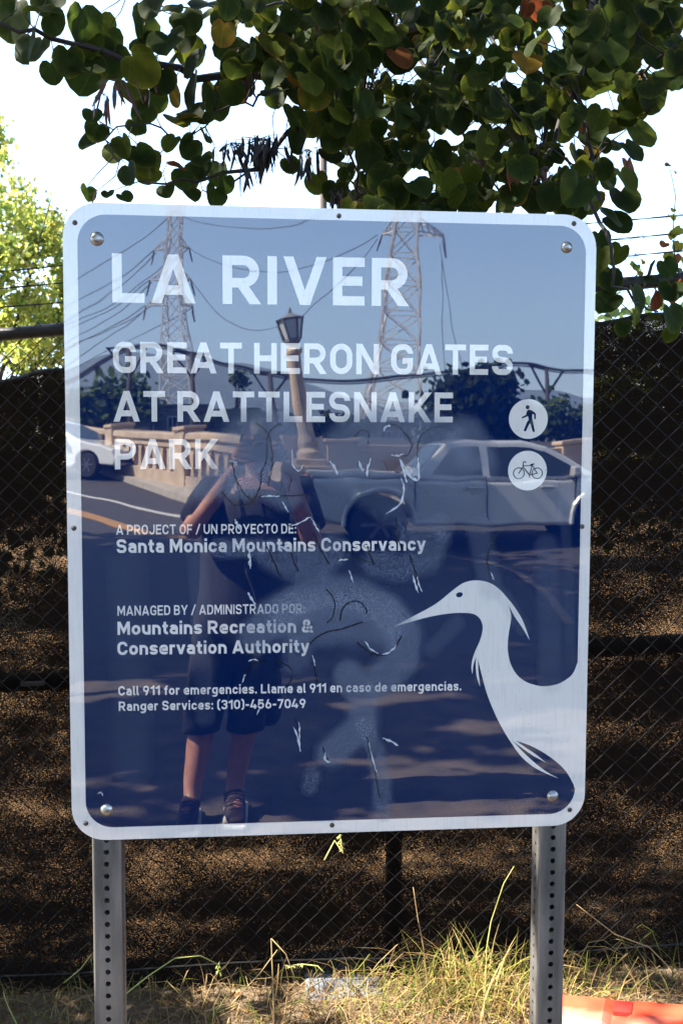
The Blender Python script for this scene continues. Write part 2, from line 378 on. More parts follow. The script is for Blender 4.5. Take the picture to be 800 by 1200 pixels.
def glyph(ch, s):
    h = s/2; T = 1-h; B = h; Lx = h; xh = .735; X = xh-h; r = .30
    def S(pts, rr=0, cl=False): return (pts, rr, cl)
    def W(w): return w-h
    cap = (0, 1); k = ch
    if k == 'A': w = .86; return w, [S([(h*.9-.05*w, -.12), (w/2, 1+.0)]), S([(w-h*.9+.05*w, -.12), (w/2, 1.0)]), S([(w*.24, .27), (w*.76, .27)])], cap
    if k == 'B': w = .74; q = W(w); return w, [S([(Lx, 0), (Lx, 1)]), S([(Lx, T), (q-.03, T), (q-.03, .52), (Lx, .52)], .22), S([(Lx, .52), (q, .52), (q, B), (Lx, B)], .23)], cap
    if k == 'C': w = .76; q = W(w); return w, [S([(q, .66), (q, T), (Lx, T), (Lx, B), (q, B), (q, .34)], r)], cap
    if k == 'D': w = .76; q = W(w); return w, [S([(Lx, B), (Lx, T), (q, T), (q, B)], [0, 0, r, r], True)], cap
    if k == 'E': w = .66; return w, [S([(w, T), (Lx, T), (Lx, B), (w, B)]), S([(Lx, .51), (w*.93, .51)])], cap
    if k == 'F': w = .64; return w, [S([(w, T), (Lx, T), (Lx, 0)]), S([(Lx, .48), (w*.92, .48)])], cap
    if k == 'G': w = .77; q = W(w); return w, [S([(q, .68), (q, T), (Lx, T), (Lx, B), (q, B), (q, .45), (w*.52, .45)], [0, r, r, r, r, 0, 0])], cap
    if k == 'H': w = .78; q = W(w); return w, [S([(Lx, 0), (Lx, 1)]), S([(q, 0), (q, 1)]), S([(Lx, .5), (q, .5)])], cap
    if k == 'I': return s, [S([(h, 0), (h, 1)])], cap
    if k == 'J': w = .68; q = W(w); return w, [S([(q, 1), (q, B), (Lx, B), (Lx, .3)], r)], cap
    if k == 'K': w = .78; return w, [S([(Lx, 0), (Lx, 1)]), S([(Lx+.02, .30), (w-h*.7+.07, 1.1)]), S([(w*.40, .53), (w-h*.8+.06, -.1)])], cap
    if k == 'L': w = .65; return w, [S([(Lx, 1), (Lx, B), (w, B)])], cap
    if k == 'M': w = .94; q = W(w); return w, [S([(Lx, 0), (Lx, 1)]), S([(q, 0), (q, 1)]), S([(Lx, 1.03), (w/2, .27), (q, 1.03)])], cap
    if k == 'N': w = .80; q = W(w); return w, [S([(Lx, 0), (Lx, 1)]), S([(q, 0), (q, 1)]), S([(Lx-.03, 1.05), (q+.03, -.05)])], cap
    if k == 'O' or k == '0':
        w = .77 if k == 'O' else .72; q = W(w); return w, [S([(Lx, B), (Lx, T), (q, T), (q, B)], r, True)], cap
    if k == 'P': w = .74; q = W(w); return w, [S([(Lx, 0), (Lx, 1)]), S([(Lx, T), (q, T), (q, .42), (Lx, .42)], .29)], cap
    if k == 'R': w = .77; q = W(w); return w, [S([(Lx, 0), (Lx, 1)]), S([(Lx, T), (q-.02, T), (q-.02, .44), (Lx, .44)], .28), S([(w*.48, .44), (w-h*.8+.05, -.1)])], cap
    if k == 'S': w = .74; q = W(w); return w, [S([(q, .71), (q, T), (Lx, T), (Lx, .53), (q, .47), (q, B), (Lx, B), (Lx, .29)], .24)], cap
    if k == 'T': w = .74; return w, [S([(0, T), (w, T)]), S([(w/2, 0), (w/2, T)])], cap
    if k == 'U': w = .76; q = W(w); return w, [S([(Lx, 1), (Lx, B), (q, B), (q, 1)], r)], cap
    if k == 'V': w = .86; return w, [S([(h*.9-.05*w, 1.12), (w/2, 0)]), S([(w-h*.9+.05*w, 1.12), (w/2, 0)])], cap
    if k == 'Y': w = .82; return w, [S([(h*.8-.05, 1.1), (w/2, .42), (w-h*.8+.05, 1.1)]), S([(w/2, 0), (w/2, .45)])], cap
    if k == '1': w = .46; return w, [S([(w-h, 0), (w-h, 1)]), S([(w-h, T-.02), (0, .70)])], cap
    if k == '3': w = .70; q = W(w); return w, [S([(Lx, .74), (Lx, T), (q, T), (q, .53), (w*.38, .53)], .25), S([(w*.38, .53), (q, .53), (q, B), (Lx, B), (Lx, .27)], .25)], cap
    if k == '4': w = .74; return w, [S([(w*.52, 1.06), (Lx*.6, .25), (w, .25)], 0), S([(w*.70, 0), (w*.70, .5)])], cap
    if k == '5': w = .70; q = W(w); return w, [S([(q+.02, T), (Lx+.02, T), (Lx, .50), (Lx+.12, .6), (q, .6), (q, B), (Lx, B), (Lx, .28)], [0, 0, 0, .1, .25, .25, .25, 0])], cap
    if k == '6': w = .72; q = W(w); return w, [S([(Lx, B), (Lx, .58), (q, .58), (q, B)], .27, True), S([(Lx, .32), (w*.55, 1.08)])], cap
    if k == '7': w = .68; return w, [S([(0, T), (w-h*.9, T), (w*.30, -.08)])], cap
    if k == '9': w = .72; q = W(w); return w, [S([(Lx, .42), (Lx, T), (q, T), (q, .42)], .27, True), S([(q, .68), (w*.45, -.08)])], cap
    lo = (0, xh); asc = (0, 1.0); des = (-.28, xh); rl = .26
    if k == 'a': w = .62; q = W(w); return w, [S([(Lx+.02, X-.1), (Lx+.04, X), (q, X), (q, 0)], [0, .2, .2, 0]), S([(q, .43), (Lx, .43), (Lx, B), (q, B)], [0, .17, .17, 0])], lo
    if k == 'b': w = .66; q = W(w); return w, [S([(Lx, 0), (Lx, 1)]), S([(Lx, B), (Lx, X), (q, X), (q, B)], [.1, .1, rl, rl], True)], asc
    if k == 'c': w = .62; q = W(w); return w, [S([(q, .47), (q, X), (Lx, X), (Lx, B), (q, B), (q, .265)], rl)], lo
    if k == 'd': w = .66; q = W(w); return w, [S([(q, 0), (q, 1)]), S([(Lx, B), (Lx, X), (q, X), (q, B)], [rl, rl, .1, .1], True)], asc
    if k == 'e': w = .64; q = W(w); return w, [S([(Lx, .36), (q, .36), (q, X), (Lx, X), (Lx, B), (q, B), (q, .19)], [0, 0, rl, rl, rl, .2, 0])], lo
    if k == 'f': w = .42; return w, [S([(w, T), (w*.5, T), (w*.5, 0)], [0, .16, 0]), S([(0, X), (w*.95, X)])], asc
    if k == 'g': w = .66; q = W(w); return w, [S([(q, xh), (q, -.28+h), (Lx, -.28+h), (Lx, -.12)], [0, .24, .2, 0]), S([(Lx, B+.04), (Lx, X), (q, X), (q, B+.04)], [rl, rl, .1, .1], True)], des
    if k == 'h': w = .64; q = W(w); return w, [S([(Lx, 0), (Lx, 1)]), S([(Lx, X), (q, X), (q, 0)], .24)], asc
    if k == 'i': return s, [S([(h, 0), (h, xh)]), S([(h, .84), (h, 1.02)])], (0, 1.02)
    if k == 'l': return s+.06, [S([(h, 1), (h, B), (s+.08, B)], [0, .1, 0])], asc
    if k == 'm': w = .98; q = W(w); return w, [S([(Lx, 0), (Lx, xh)]), S([(Lx, X), (w/2, X), (w/2, 0)], .2), S([(w/2, X), (q, X), (q, 0)], .2)], lo
    if k == 'n': w = .64; q = W(w); return w, [S([(Lx, 0), (Lx, xh)]), S([(Lx, X), (q, X), (q, 0)], .24)], lo
    if k == 'o': w = .65; q = W(w); return w, [S([(Lx, B), (Lx, X), (q, X), (q, B)], rl, True)], lo
    if k == 'r': w = .42; return w, [S([(Lx, 0), (Lx, xh)]), S([(Lx, X-.1), (Lx+.03, X), (w, X)], [0, .12, 0])], lo
    if k == 's': w = .60; q = W(w); return w, [S([(q, .53), (q, X), (Lx, X), (Lx, .40), (q, .34), (q, B), (Lx, B), (Lx, .21)], .17)], lo
    if k == 't': w = .42; return w, [S([(w*.45, .95), (w*.45, B), (w, B)], [0, .16, 0]), S([(0, X), (w*.98, X)])], asc
    if k == 'u': w = .64; q = W(w); return w, [S([(q, 0), (q, xh)]), S([(Lx, xh), (Lx, B), (q, B)], [0, .24, 0])], lo
    if k == 'v': w = .64; return w, [S([(h*.8-.03, xh+.08), (w/2, 0)]), S([(w-h*.8+.03, xh+.08), (w/2, 0)])], lo
    if k == 'y': w = .64; return w, [S([(h*.8-.03, xh+.08), (w/2, .05)]), S([(w-h*.8+.03, xh+.08), (w*.42, -.16), (w*.1, -.28+h)], [0, .12, 0])], des
    if k == '/': w = .5; return w, [S([(0, -.1), (w, 1.08)])], (-.05, 1.05)
    if k == ':': return s, [S([(h, 0), (h, s*1.1)]), S([(h, .48), (h, .48+s*1.1)])], cap
    if k == '.': return s, [S([(h, 0), (h, s*1.1)])], cap
    if k == '-': return .42, [S([(0, .42), (.42, .42)])], cap
    if k == '(': return .34, [S([(.34, 1.1-h), (Lx, 1.1-h), (Lx, -.12+h), (.34, -.12+h)], .24)], (-.2, 1.2)
    if k == ')': return .34, [S([(0, 1.1-h), (.34-h, 1.1-h), (.34-h, -.12+h), (0, -.12+h)], .24)], (-.2, 1.2)
    if k == '&': w = .82; return w, [S([(w, -.02), (w*.22, .66), (w*.22, T), (w*.66, T), (w*.66, .66), (Lx, .36), (Lx, B), (w*.62, B), (w*.93, .48)], [0, .12, .16, .16, .16, .2, .2, .2, 0])], cap
    return .3, [], cap
def line(text, bl, br, cap_px, weight, gap=.13, space=.36, name='lettering'):
    (ax, az), (bx, bz) = sp(*bl), sp(*br); a, b = Vector((ax, az)), Vector((bx, bz))
    hgt = abs(sp(bl[0], bl[1])[1]-sp(bl[0], bl[1]-cap_px)[1])
    x = 0; quads = []; lev = 0
    for ch in text:
        if ch == ' ': x += space; continue
        wd, strokes, (lo, hi) = glyph(ch, weight)
        for pts, rr, cl in strokes:
            lev += 1
            for q in ribbon(rnd(pts, rr, cl), weight, cl):
                q = clip(q, lo, hi)
                if len(q) >= 3: quads.append((lev % 4, [(v.x+x, v.y) for v in q]))
        x += wd+gap
    tot = x-gap; ex = (b-a)/tot; ez = Vector((0, hgt)); mb = MB()
    for lv, q in quads:
        pts = [a+ex*u+ez*v for u, v in q]
        mb.add([(p.x, -.0007-.00003*lv, p.y) for p in pts], [tuple(range(len(pts)))])
    return mb.build(name, M_white, sign)
line('LA RIVER', (132, 354.5), (478, 359), 57.5, .195, .15, .42)
line('GREAT HERON GATES', (133, 437), (600, 439.5), 36.5, .19, .14, .28)
line('AT RATTLESNAKE', (134, 494), (530, 495), 36, .19, .14, .28)
line('PARK', (135, 550), (255, 549.5), 35.5, .19, .14)
line('A PROJECT OF / UN PROYECTO DE:', (136.5, 626.5), (347, 625), 11.5, .165, .16, .32)
line('Santa Monica Mountains Conservancy', (137, 648), (498, 645), 16, .20, .13, .32)
line('MANAGED BY / ADMINISTRADO POR:', (138, 721.5), (357, 718.5), 11.5, .165, .16, .32)
line('Mountains Recreation &', (138, 744), (366, 741), 15.5, .20, .13, .32)
line('Conservation Authority', (138, 767.5), (362, 764.5), 15.5, .20, .13, .32)
line('Call 911 for emergencies. Llame al 911 en caso de emergencias.', (139, 815), (540, 809), 11, .19, .15, .34)
line('Ranger Services: (310)-456-7049', (139.5, 833), (358, 829.5), 11, .19, .15, .34)

# ---- heron (traced outline in photo pixels, laid on the sheet)
def hp(pts): return [(440+x/3.2, 660+y/3.2) for x, y in pts]
def smooth_px(pts, n=4):                     # Catmull-Rom; a point given twice stays a corner
    P = []; out = []
    P = [Vector(p) for p in pts]
    for i in range(len(P)-1):
        p1, p2 = P[i], P[i+1]
        if (p1-p2).length < 1e-6: continue
        p0 = P[i-1] if i > 0 else p1; p3 = P[i+2] if i+2 < len(P) else p2
        for k in range(n):
            t = k/n; out.append(.5*((2*p1)+(p2-p0)*t+(2*p0-5*p1+4*p2-p3)*t*t+(3*p1-p0-3*p2+p3)*t**3))
    out.append(P[-1]); return [(v.x, v.y) for v in out]
xr = 752
heron = [(62, 239), (62, 239), (130, 204), (200, 167), (240, 141), (290, 100), (330, 73), (376, 64), (425, 73), (462, 97), (495, 133), (520, 165), (545, 205), (562, 245), (576, 288), (576, 288),
         (555, 252), (535, 222), (520, 200), (505, 172), (496, 156), (496, 156), (506, 190), (506, 215), (499, 255), (494, 300), (496, 340), (508, 385), (535, 425), (575, 450), (628, 461), (680, 453), (718, 432), (740, 410), (754, 375), (754, 375),
         (xr+6, 375), (xr+6, 375), (xr, 845), (xr, 845), (744, 845), (744, 845), (740, 828), (740, 828), (712, 780), (672, 741), (625, 708), (575, 682), (524, 665), (524, 665), (560, 690), (600, 717), (638, 748), (638, 748), (590, 722), (550, 694), (514, 667), (514, 667),
         (550, 706), (600, 752), (645, 785), (686, 807), (686, 807), (635, 787), (590, 763), (545, 725), (505, 670), (470, 612), (440, 550), (415, 485), (400, 430), (386, 375), (383, 355), (383, 355), (384, 400), (391, 464), (391, 464), (378, 425), (374, 380), (376, 350), (376, 350), (366, 380), (362, 416), (362, 416), (358, 390), (362, 360), (372, 330), (388, 295), (398, 262), (400, 235), (390, 208), (368, 191), (330, 186), (270, 189), (200, 201), (130, 220), (62, 239)]
hpts = [sp(x, y) for x, y in hp(smooth_px(heron))]
hpts = [p for i, p in enumerate(hpts) if i == 0 or (Vector(p)-Vector(hpts[i-1])).length > 2e-4][:-1]
flat('heron_emblem', [hpts], -.0009, M_white, sign)
cre = hp(smooth_px([(508, 178), (508, 178), (520, 195), (526, 212), (526, 212), (514, 202), (505, 190), (505, 190)]))
ex, ez = sp(440+313/3.2, 660+118/3.2)
def disc(cx, cz, rx, rz, n=40, tilt=0): return [(cx+rx*math.cos(2*math.pi*k/n)*math.cos(tilt)-rz*math.sin(2*math.pi*k/n)*math.sin(tilt), cz+rx*math.cos(2*math.pi*k/n)*math.sin(tilt)+rz*math.sin(2*math.pi*k/n)*math.cos(tilt)) for k in range(n)]
flat('heron_eye', [disc(ex, ez, .0072, .0052, 24, .25)], -.0012, M_navy, sign)
# ---- walking and cycling symbols
def symbol(cx, cy, r, name):
    X, Z = sp(cx, cy); rr = abs(sp(cx+r, cy)[0]-X)
    flat(name+'_disc', [disc(X, Z, rr, rr, 48)], -.0009, M_white, sign)
    return X, Z, rr
X, Z, rr = symbol(618.5, 491, 22.7, 'walking_symbol')
def ip(pts): return [(X+(x-285)/225*rr, Z-(y-310)/225*rr) for x, y in pts]      # crop pixels of the disc
hx, hz_ = ip([(275, 177)])[0]
flat('walking_figure', [disc(hx, hz_, rr*.105, rr*.105, 20),
     ip([(272, 212), (285, 205), (310, 208), (352, 232), (370, 252), (369, 313), (352, 312), (352, 262), (330, 250), (328, 290), (338, 340), (363, 452), (340, 458), (310, 362), (300, 362), (256, 452), (232, 442), (270, 345), (290, 320), (282, 278), (262, 285), (212, 305), (206, 290), (258, 265), (262, 235)])], -.0012, M_navy, sign)
X, Z, rr = symbol(617.5, 551.5, 22.7, 'cycling_symbol')
def ip2(pts): return [Vector((X+(x-275)/225*rr, Z-(y-915)/225*rr)) for x, y in pts]
mb = MB(); lv = 0
cyc = [([(175+62*math.cos(k*math.pi/12), 945+62*math.sin(k*math.pi/12)) for k in range(24)], 10, True), ([(387+60*math.cos(k*math.pi/12), 944+60*math.sin(k*math.pi/12)) for k in range(24)], 10, True),
       ([(172, 948), (222, 872), (225, 820), (240, 812), (258, 824)], 11, False), ([(228, 860), (322, 858)], 10, False), ([(222, 872), (298, 962)], 12, False), ([(298, 965), (328, 852), (387, 944), (300, 966)], 10, False), ([(305, 850), (352, 838)], 16, False), ([(298, 960), (300, 998)], 8, False)]
for pts, wd, cl in cyc:
    lv += 1
    for q in ribbon(ip2(pts), wd/225*rr, cl): mb.add([(v.x, -.0012-.00003*lv, v.y) for v in q], [(0, 1, 2, 3)])
mb.build('bicycle_figure', M_navy, sign)
# ---- bolts and screws
FRONT = Matrix.Rotation(rad(90), 4, 'X')
for px, py, r in ((114, 280, .0135), (663.5, 290, .0115), (125, 949, .0125), (647, 933, .0125)):
    x, z = sp(px, py); mb = MB()
    mb.lathe([(r, 0), (r, .0012), (r*.92, .0018), (r*.8, .0042), (r*.55, .0064), (r*.25, .0074), (.0004, .0076)], 24, (x, -.0005, z), FRONT)
    mb.build('bolt', M_bolt, sign, smooth=True)
for px, py in ((88, 261), (397, 253), (672, 262), (87, 619), (681.5, 617), (101, 965), (389, 967), (667, 949)):
    x, z = sp(px, py); mb = MB(); r = .0052
    mb.lathe([(r, 0), (r*.9, .0012), (r*.5, .002), (r*.35, .001), (.0003, .001)], 12, (x, -.0004, z), FRONT)
    mb.build('screw', M_screw, sign)
# ---- perforated square posts
def post(pxc, wdt=.0585, name='post'):
    x = at(pxc, 1090, .0345).x; y = .0042+wdt/2; step = .0254; z0, z1 = -.55, 1.93
    mb = MB(); n = int((z1-z0)/step); rh = .0056; nn = 12; h = wdt/2
    for k in range(4):
        M = Matrix.Rotation(rad(90*k), 3, 'Z')
        e = .005                                            # rounded corner
        for i in range(n):
            zc = z0+(i+.5)*step; circ = []; sq = []
            for j in range(nn):
                a = 2*math.pi*j/nn; c, s = math.cos(a), math.sin(a)
                circ.append((rh*c, -h, zc+rh*s)); m = max(abs(c)/(h-e), abs(s)/(step/2)); sq.append((c/m, -h, zc+s/m))
            inn = [(a, -h+.0028, b) for a, _, b in circ]
            # exact corners of the rectangle belong to the fan
            crn = [(h-e, -h, zc+step/2), (-h+e, -h, zc+step/2), (-h+e, -h, zc-step/2), (h-e, -h, zc-step/2)]
            vs = [M @ Vector(v) for v in circ+sq+inn+crn]; fs = []
            for j in range(nn):
                j2 = (j+1) % nn; fs.append((j, nn+j, nn+j2, j2)); fs.append((2*nn+j, j, j2, 2*nn+j2))
                a1, a2 = 2*math.pi*j/nn, 2*math.pi*(j+1)/nn
                for q, (cx, _, cz) in enumerate(crn):
                    ca = math.atan2(cz-zc, cx) % (2*math.pi)
                    if a1+1e-6 < ca < a2-1e-6: fs.append((nn+j, 3*nn+q, nn+j2))
            mb.add([v+Vector((x, y, 0)) for v in vs], fs)
        c0 = [M @ Vector((h-e+e*math.sin(rad(90*q/4)), -h+e-e*math.cos(rad(90*q/4)), 0)) for q in range(5)]
        vs = [(v.x+x, v.y+y, zz) for zz in (z0, z0+n*step) for v in c0]
        mb.add(vs, [(q, q+1, 6+q, 5+q) for q in range(4)])
    mb.build(name, M_galv, sign)
post(129); post(640.5)
# ---- ghosts of wiped spray paint: a thin film whose thickness follows the strokes
def film_mat():
    m, t, p, N, L = nodes('wiped_spray_paint')
    at_ = N('ShaderNodeAttribute', attribute_name='Col'); sep = N('ShaderNodeSeparateColor'); L(at_.outputs['Color'], sep.inputs[0])
    sp1 = ramp(N, L, noise(N, L, 420, 3, .7), [(.40, 0.0), (.60, 1.0)])
    soft = ramp(N, L, noise(N, L, 14, 5, .6), [(.3, .75), (.7, 1.0)])
    mx = N('ShaderNodeMix', data_type='FLOAT'); L(sep.outputs[1], mx.inputs[0]); L(soft, mx.inputs[2]); L(sp1, mx.inputs[3])
    mu = N('ShaderNodeMath', operation='MULTIPLY'); L(sep.outputs[0], mu.inputs[0]); L(mx.outputs[0], mu.inputs[1])
    p.inputs['Base Color'].default_value = (.27, .31, .40, 1); p.inputs['Roughness'].default_value = .6; p.inputs['Specular IOR Level'].default_value = .2
    L(mu.outputs[0], p.inputs['Alpha']); return m
blobs = [  # polyline px, radius px, strength, speckle share
    ([(285, 540), (300, 520), (318, 515)], 42, .55, .1), ([(340, 512), (348, 545)], 24, .30, .1), ([(240, 566), (275, 566), (310, 560), (335, 580)], 19, .55, .6),
    ([(400, 540), (425, 515), (470, 505), (505, 520), (520, 540)], 34, .50, .1), ([(545, 512), (555, 530)], 24, .42, .1), ([(430, 570), (460, 590)], 24, .2, .2), ([(570, 545), (560, 560)], 16, .28, .8),
    ([(258, 642), (300, 642)], 12, .55, 1), ([(320, 650), (345, 662), (375, 660), (388, 645)], 20, .5, .9), ([(440, 660), (470, 665), (500, 655), (510, 632), (480, 622)], 17, .52, 1), ([(520, 620), (512, 612)], 12, .3, .6),
    ([(300, 745), (318, 722), (345, 706), (380, 694), (420, 698), (452, 716), (474, 742), (470, 772), (446, 798)], 21, .62, .75), ([(345, 725), (400, 722), (445, 728)], 32, .42, .1), ([(350, 760), (345, 775)], 16, .3, .8),
    ([(408, 790), (425, 820), (425, 850), (400, 872), (388, 882)], 18, .50, .35), ([(425, 850), (440, 880), (447, 915), (448, 952)], 11, .46, .8), ([(366, 905), (362, 922)], 9, .42, 1), ([(560, 620), (570, 665), (575, 690)], 14, .20, .2),
    ([(640, 640), (645, 800)], 14, .13, .0), ([(660, 560), (668, 780)], 6, .10, .0), ([(150, 660), (155, 900)], 22, .07, .0), ([(232, 640), (240, 840)], 12, .10, .0), ([(590, 700), (612, 735)], 10, .14, .3), ([(505, 760), (535, 730)], 9, .14, .2)]
gx = np.arange(95, 686, 2.0); gy = np.arange(470, 966, 2.0); PX, PY = np.meshgrid(gx, gy); den = np.zeros_like(PX); spk = np.zeros_like(PX); wsum = np.zeros_like(PX)+1e-6
for pl, rr_, st, sk in blobs:
    best = np.full_like(PX, 1e9)
    for (ax, ay), (bx, by) in zip(pl, pl[1:]):
        t = np.clip(((PX-ax)*(bx-ax)+(PY-ay)*(by-ay))/((bx-ax)**2+(by-ay)**2), 0, 1)
        best = np.minimum(best, np.hypot(PX-ax-t*(bx-ax), PY-ay-t*(by-ay)))
    v = np.clip((rr_*1.28-best)/(rr_*.72), 0, 1); v = v*v*(3-2*v)*st*.74
    den = 1-(1-den)*(1-v); spk += v*sk; wsum += v
spk /= wsum
mb = MB(); idx = {}; nx = len(gx)
vs, cols, fs = [], [], []
for j in range(len(gy)-1):
    for i in range(nx-1):
        q = [(j, i), (j+1, i), (j+1, i+1), (j, i+1)]
        if max(den[a] for a in q) < .004: continue
        ids = []
        for a in q:
            if a not in idx:
                idx[a] = len(vs); x, z = sp(gx[a[1]], gy[a[0]]); vs.append((x, -.0015, z)); cols.append((float(den[a]), float(spk[a]), 0, 1))
            ids.append(idx[a])
        fs.append(tuple(ids))
mb.add(vs, fs, col=cols); mb.build('spray_paint_ghost', film_mat(), sign)
M_mark = mat('black_marker', (.004, .007, .018), (.008, .012, .026), 90, .25)
M_scr = mat('bare_scratch', (.62, .64, .66), (.45, .47, .5), 200, .35)
def pxline(mb, pts, wpx, y, taper=True):
    P = [Vector(sp(x+R.gauss(0, .35), y+R.gauss(0, .35))) for x, y in smooth_px(pts, 5)]; n = len(P); wm = wpx/590*(.70 if taper else .68)
    for i in range(n-1):
        t = (P[i+1]-P[i]).normalized(); q = Vector((-t.y, t.x))
        def ww(k): return wm/2*((.25+.75*math.sin(math.pi*min(1, max(0, (k+.3)/n))))*(1+.55*math.sin(k*4.7+P[0].x*900)) if taper else 1+.3*math.sin(k*2.9+P[0].x*700))
        a, b = ww(i), ww(i+1)
        mb.add([(v.x, y, v.y) for v in (P[i]-q*a, P[i+1]-q*b, P[i+1]+q*b, P[i]+q*a)], [(0, 1, 2, 3)])
for k, (pts, wpx) in enumerate([
    ([(330, 496), (318, 503), (313, 518), (312, 540), (304, 556)], 1.8), ([(300, 496), (312, 505), (318, 522), (319, 548), (313, 570)], 1.8), ([(260, 575), (272, 590), (287, 592), (298, 584), (305, 568), (306, 552)], 2.4),
    ([(272, 540), (276, 560), (286, 578), (300, 590)], 2.2), ([(303, 582), (330, 581), (362, 580)], 2.2), ([(338, 575), (341, 560), (333, 553)], 1.4),
    ([(452, 500), (463, 498), (475, 508), (482, 522), (478, 533), (468, 534)], 2.2), ([(415, 512), (424, 504), (432, 508), (430, 525)], 1.6), ([(488, 535), (492, 512), (510, 500), (530, 504)], 1.8),
    ([(367, 625), (378, 648), (385, 660)], 2.4), ([(463, 606), (466, 630), (470, 642)], 2), ([(480, 650), (487, 672), (491, 690)], 2.4), ([(395, 656), (415, 653), (432, 658)], 1.8), ([(430, 640), (438, 662)], 2.2), ([(312, 640), (322, 660), (328, 676)], 2.4), ([(340, 648), (350, 670)], 2),
    ([(382, 690), (392, 704), (390, 722), (383, 730)], 2.0), ([(398, 728), (402, 712), (416, 704), (428, 712), (429, 720)], 2.4), ([(362, 755), (378, 742), (400, 737), (425, 728)], 2.6), ([(418, 752), (432, 764), (446, 768), (460, 762), (470, 745)], 2.4), ([(367, 768), (369, 785), (372, 800)], 2), ([(285, 800), (290, 785), (300, 776), (312, 774)], 2), ([(322, 774), (340, 782), (342, 795), (332, 808)], 1.6),
    ([(430, 864), (436, 890), (445, 935)], 1.8), ([(378, 874), (381, 886), (386, 892)], 2), ([(346, 842), (350, 858), (352, 878)], 1.6), ([(583, 626), (573, 643), (570, 660), (575, 677)], 1.8), ([(338, 616), (352, 611), (366, 604)], 1.6)]):
    mb = MB(); pxline(mb, pts, wpx, -.0018-.00003*(k % 6), False); mb.build('marker_stroke', M_mark, sign)
for k, (pts, wpx) in enumerate([
    ([(275, 609), (278, 614), (281, 621)], 4), ([(292, 646), (293, 655), (293, 666)], 4.5), ([(290, 694), (294, 700), (299, 708)], 3.5), ([(306, 582), (316, 581), (328, 581)], 2.2), ([(340, 617), (352, 612), (365, 605)], 2.4), ([(365, 607), (369, 616), (374, 624)], 2.4), ([(338, 600), (334, 594), (331, 588)], 2),
    ([(470, 560), (473, 575), (467, 592), (452, 602)], 3.2), ([(449, 506), (452, 500), (458, 499)], 2.6), ([(458, 533), (466, 534), (472, 532)], 2.6), ([(468, 538), (473, 552), (476, 565)], 4.5), ([(470, 540), (480, 558), (489, 563)], 4.5), ([(489, 536), (490, 550), (490, 563)], 4), ([(420, 540), (424, 550), (426, 552)], 4.5), ([(386, 540), (392, 548), (395, 556)], 4), ([(434, 538), (431, 548), (430, 558)], 3.5),
    ([(483, 674), (486, 684), (489, 694)], 3.4), ([(488, 676), (491, 686), (494, 693)], 2.2), ([(427, 751), (434, 760), (443, 766)], 2.4), ([(447, 767), (457, 763), (464, 756)], 3), ([(350, 846), (351, 855), (351, 866)], 2.2), ([(344, 852), (349, 865), (352, 880)], 3.2), ([(380, 882), (381, 890), (387, 893)], 3.6), ([(448, 864), (456, 868), (466, 873)], 3.6), ([(432, 870), (438, 895), (441, 905)], 1.8), ([(291, 775), (298, 772), (302, 774)], 2), ([(284, 800), (286, 792), (288, 790)], 2.2), ([(301, 838), (303, 832), (305, 830)], 2.4),
    ([(574, 671), (576, 675), (578, 679)], 2.2), ([(396, 657), (402, 656), (408, 655)], 2.6), ([(115, 930), (119, 928), (121, 933)], 2.2), ([(328, 640), (334, 643), (341, 646)], 3), ([(343, 526), (343, 545), (350, 552), (355, 545)], 2.2), ([(366, 768), (368, 775), (369, 780)], 2), ([(408, 668), (411, 674), (413, 682)], 2.2), ([(268, 540), (276, 542), (278, 545)], 2)]):
    mb = MB(); pxline(mb, pts, wpx, -.0020-.00003*(k % 6)); mb.build('paint_scratch', M_scr, sign)

# ================================================================== LEAVES
def leaf_mat(name, trans=.45, rough=.45, veins=True):
    m, t, p, N, L = nodes(name); out = t.nodes['Material Output']
    col = N('ShaderNodeVertexColor', layer_name='Col').outputs[0]
    if veins:
        uv = N('ShaderNodeUVMap'); sx = N('ShaderNodeSeparateXYZ'); L(uv.outputs[0], sx.inputs[0])
        an = N('ShaderNodeMath', operation='ARCTAN2'); L(sx.outputs[0], an.inputs[0]); L(sx.outputs[1], an.inputs[1])
        mu = N('ShaderNodeMath', operation='MULTIPLY', i_1=7.0); L(an.outputs[0], mu.inputs[0])
        co = N('ShaderNodeMath', operation='COSINE'); L(mu.outputs[0], co.inputs[0])
        vv = ramp(N, L, co.outputs[0], [(.94, 0.0), (1.0, .6)])
        hs = N('ShaderNodeHueSaturation', i_Value=1.7); L(col, hs.inputs['Color']); col = rgbmix(N, L, vv, col, hs.outputs[0])
    nz = ramp(N, L, noise(N, L, 45, 4), [(.3, .75), (.7, 1.15)])
    mm = N('ShaderNodeMix', data_type='RGBA', blend_type='MULTIPLY'); mm.inputs[0].default_value = 1; L(col, mm.inputs[6]); L(nz, mm.inputs[7]); col = mm.outputs[2]
    L(col, p.inputs['Base Color']); p.inputs['Roughness'].default_value = rough+.12; p.inputs['Specular IOR Level'].default_value = .07
    tr = N('ShaderNodeBsdfTranslucent'); hs2 = N('ShaderNodeHueSaturation', i_Hue=.48, i_Saturation=1.0, i_Value=1.9); L(col, hs2.inputs['Color']); L(hs2.outputs[0], tr.inputs[0])
    mx = N('ShaderNodeMixShader', i_0=trans); L(p.outputs[0], mx.inputs[1]); L(tr.outputs[0], mx.inputs[2]); L(mx.outputs[0], out.inputs[0]); return m
M_redbud = leaf_mat('redbud_leaf', .42)
M_foliage = leaf_mat('foliage', .45, .5, False)
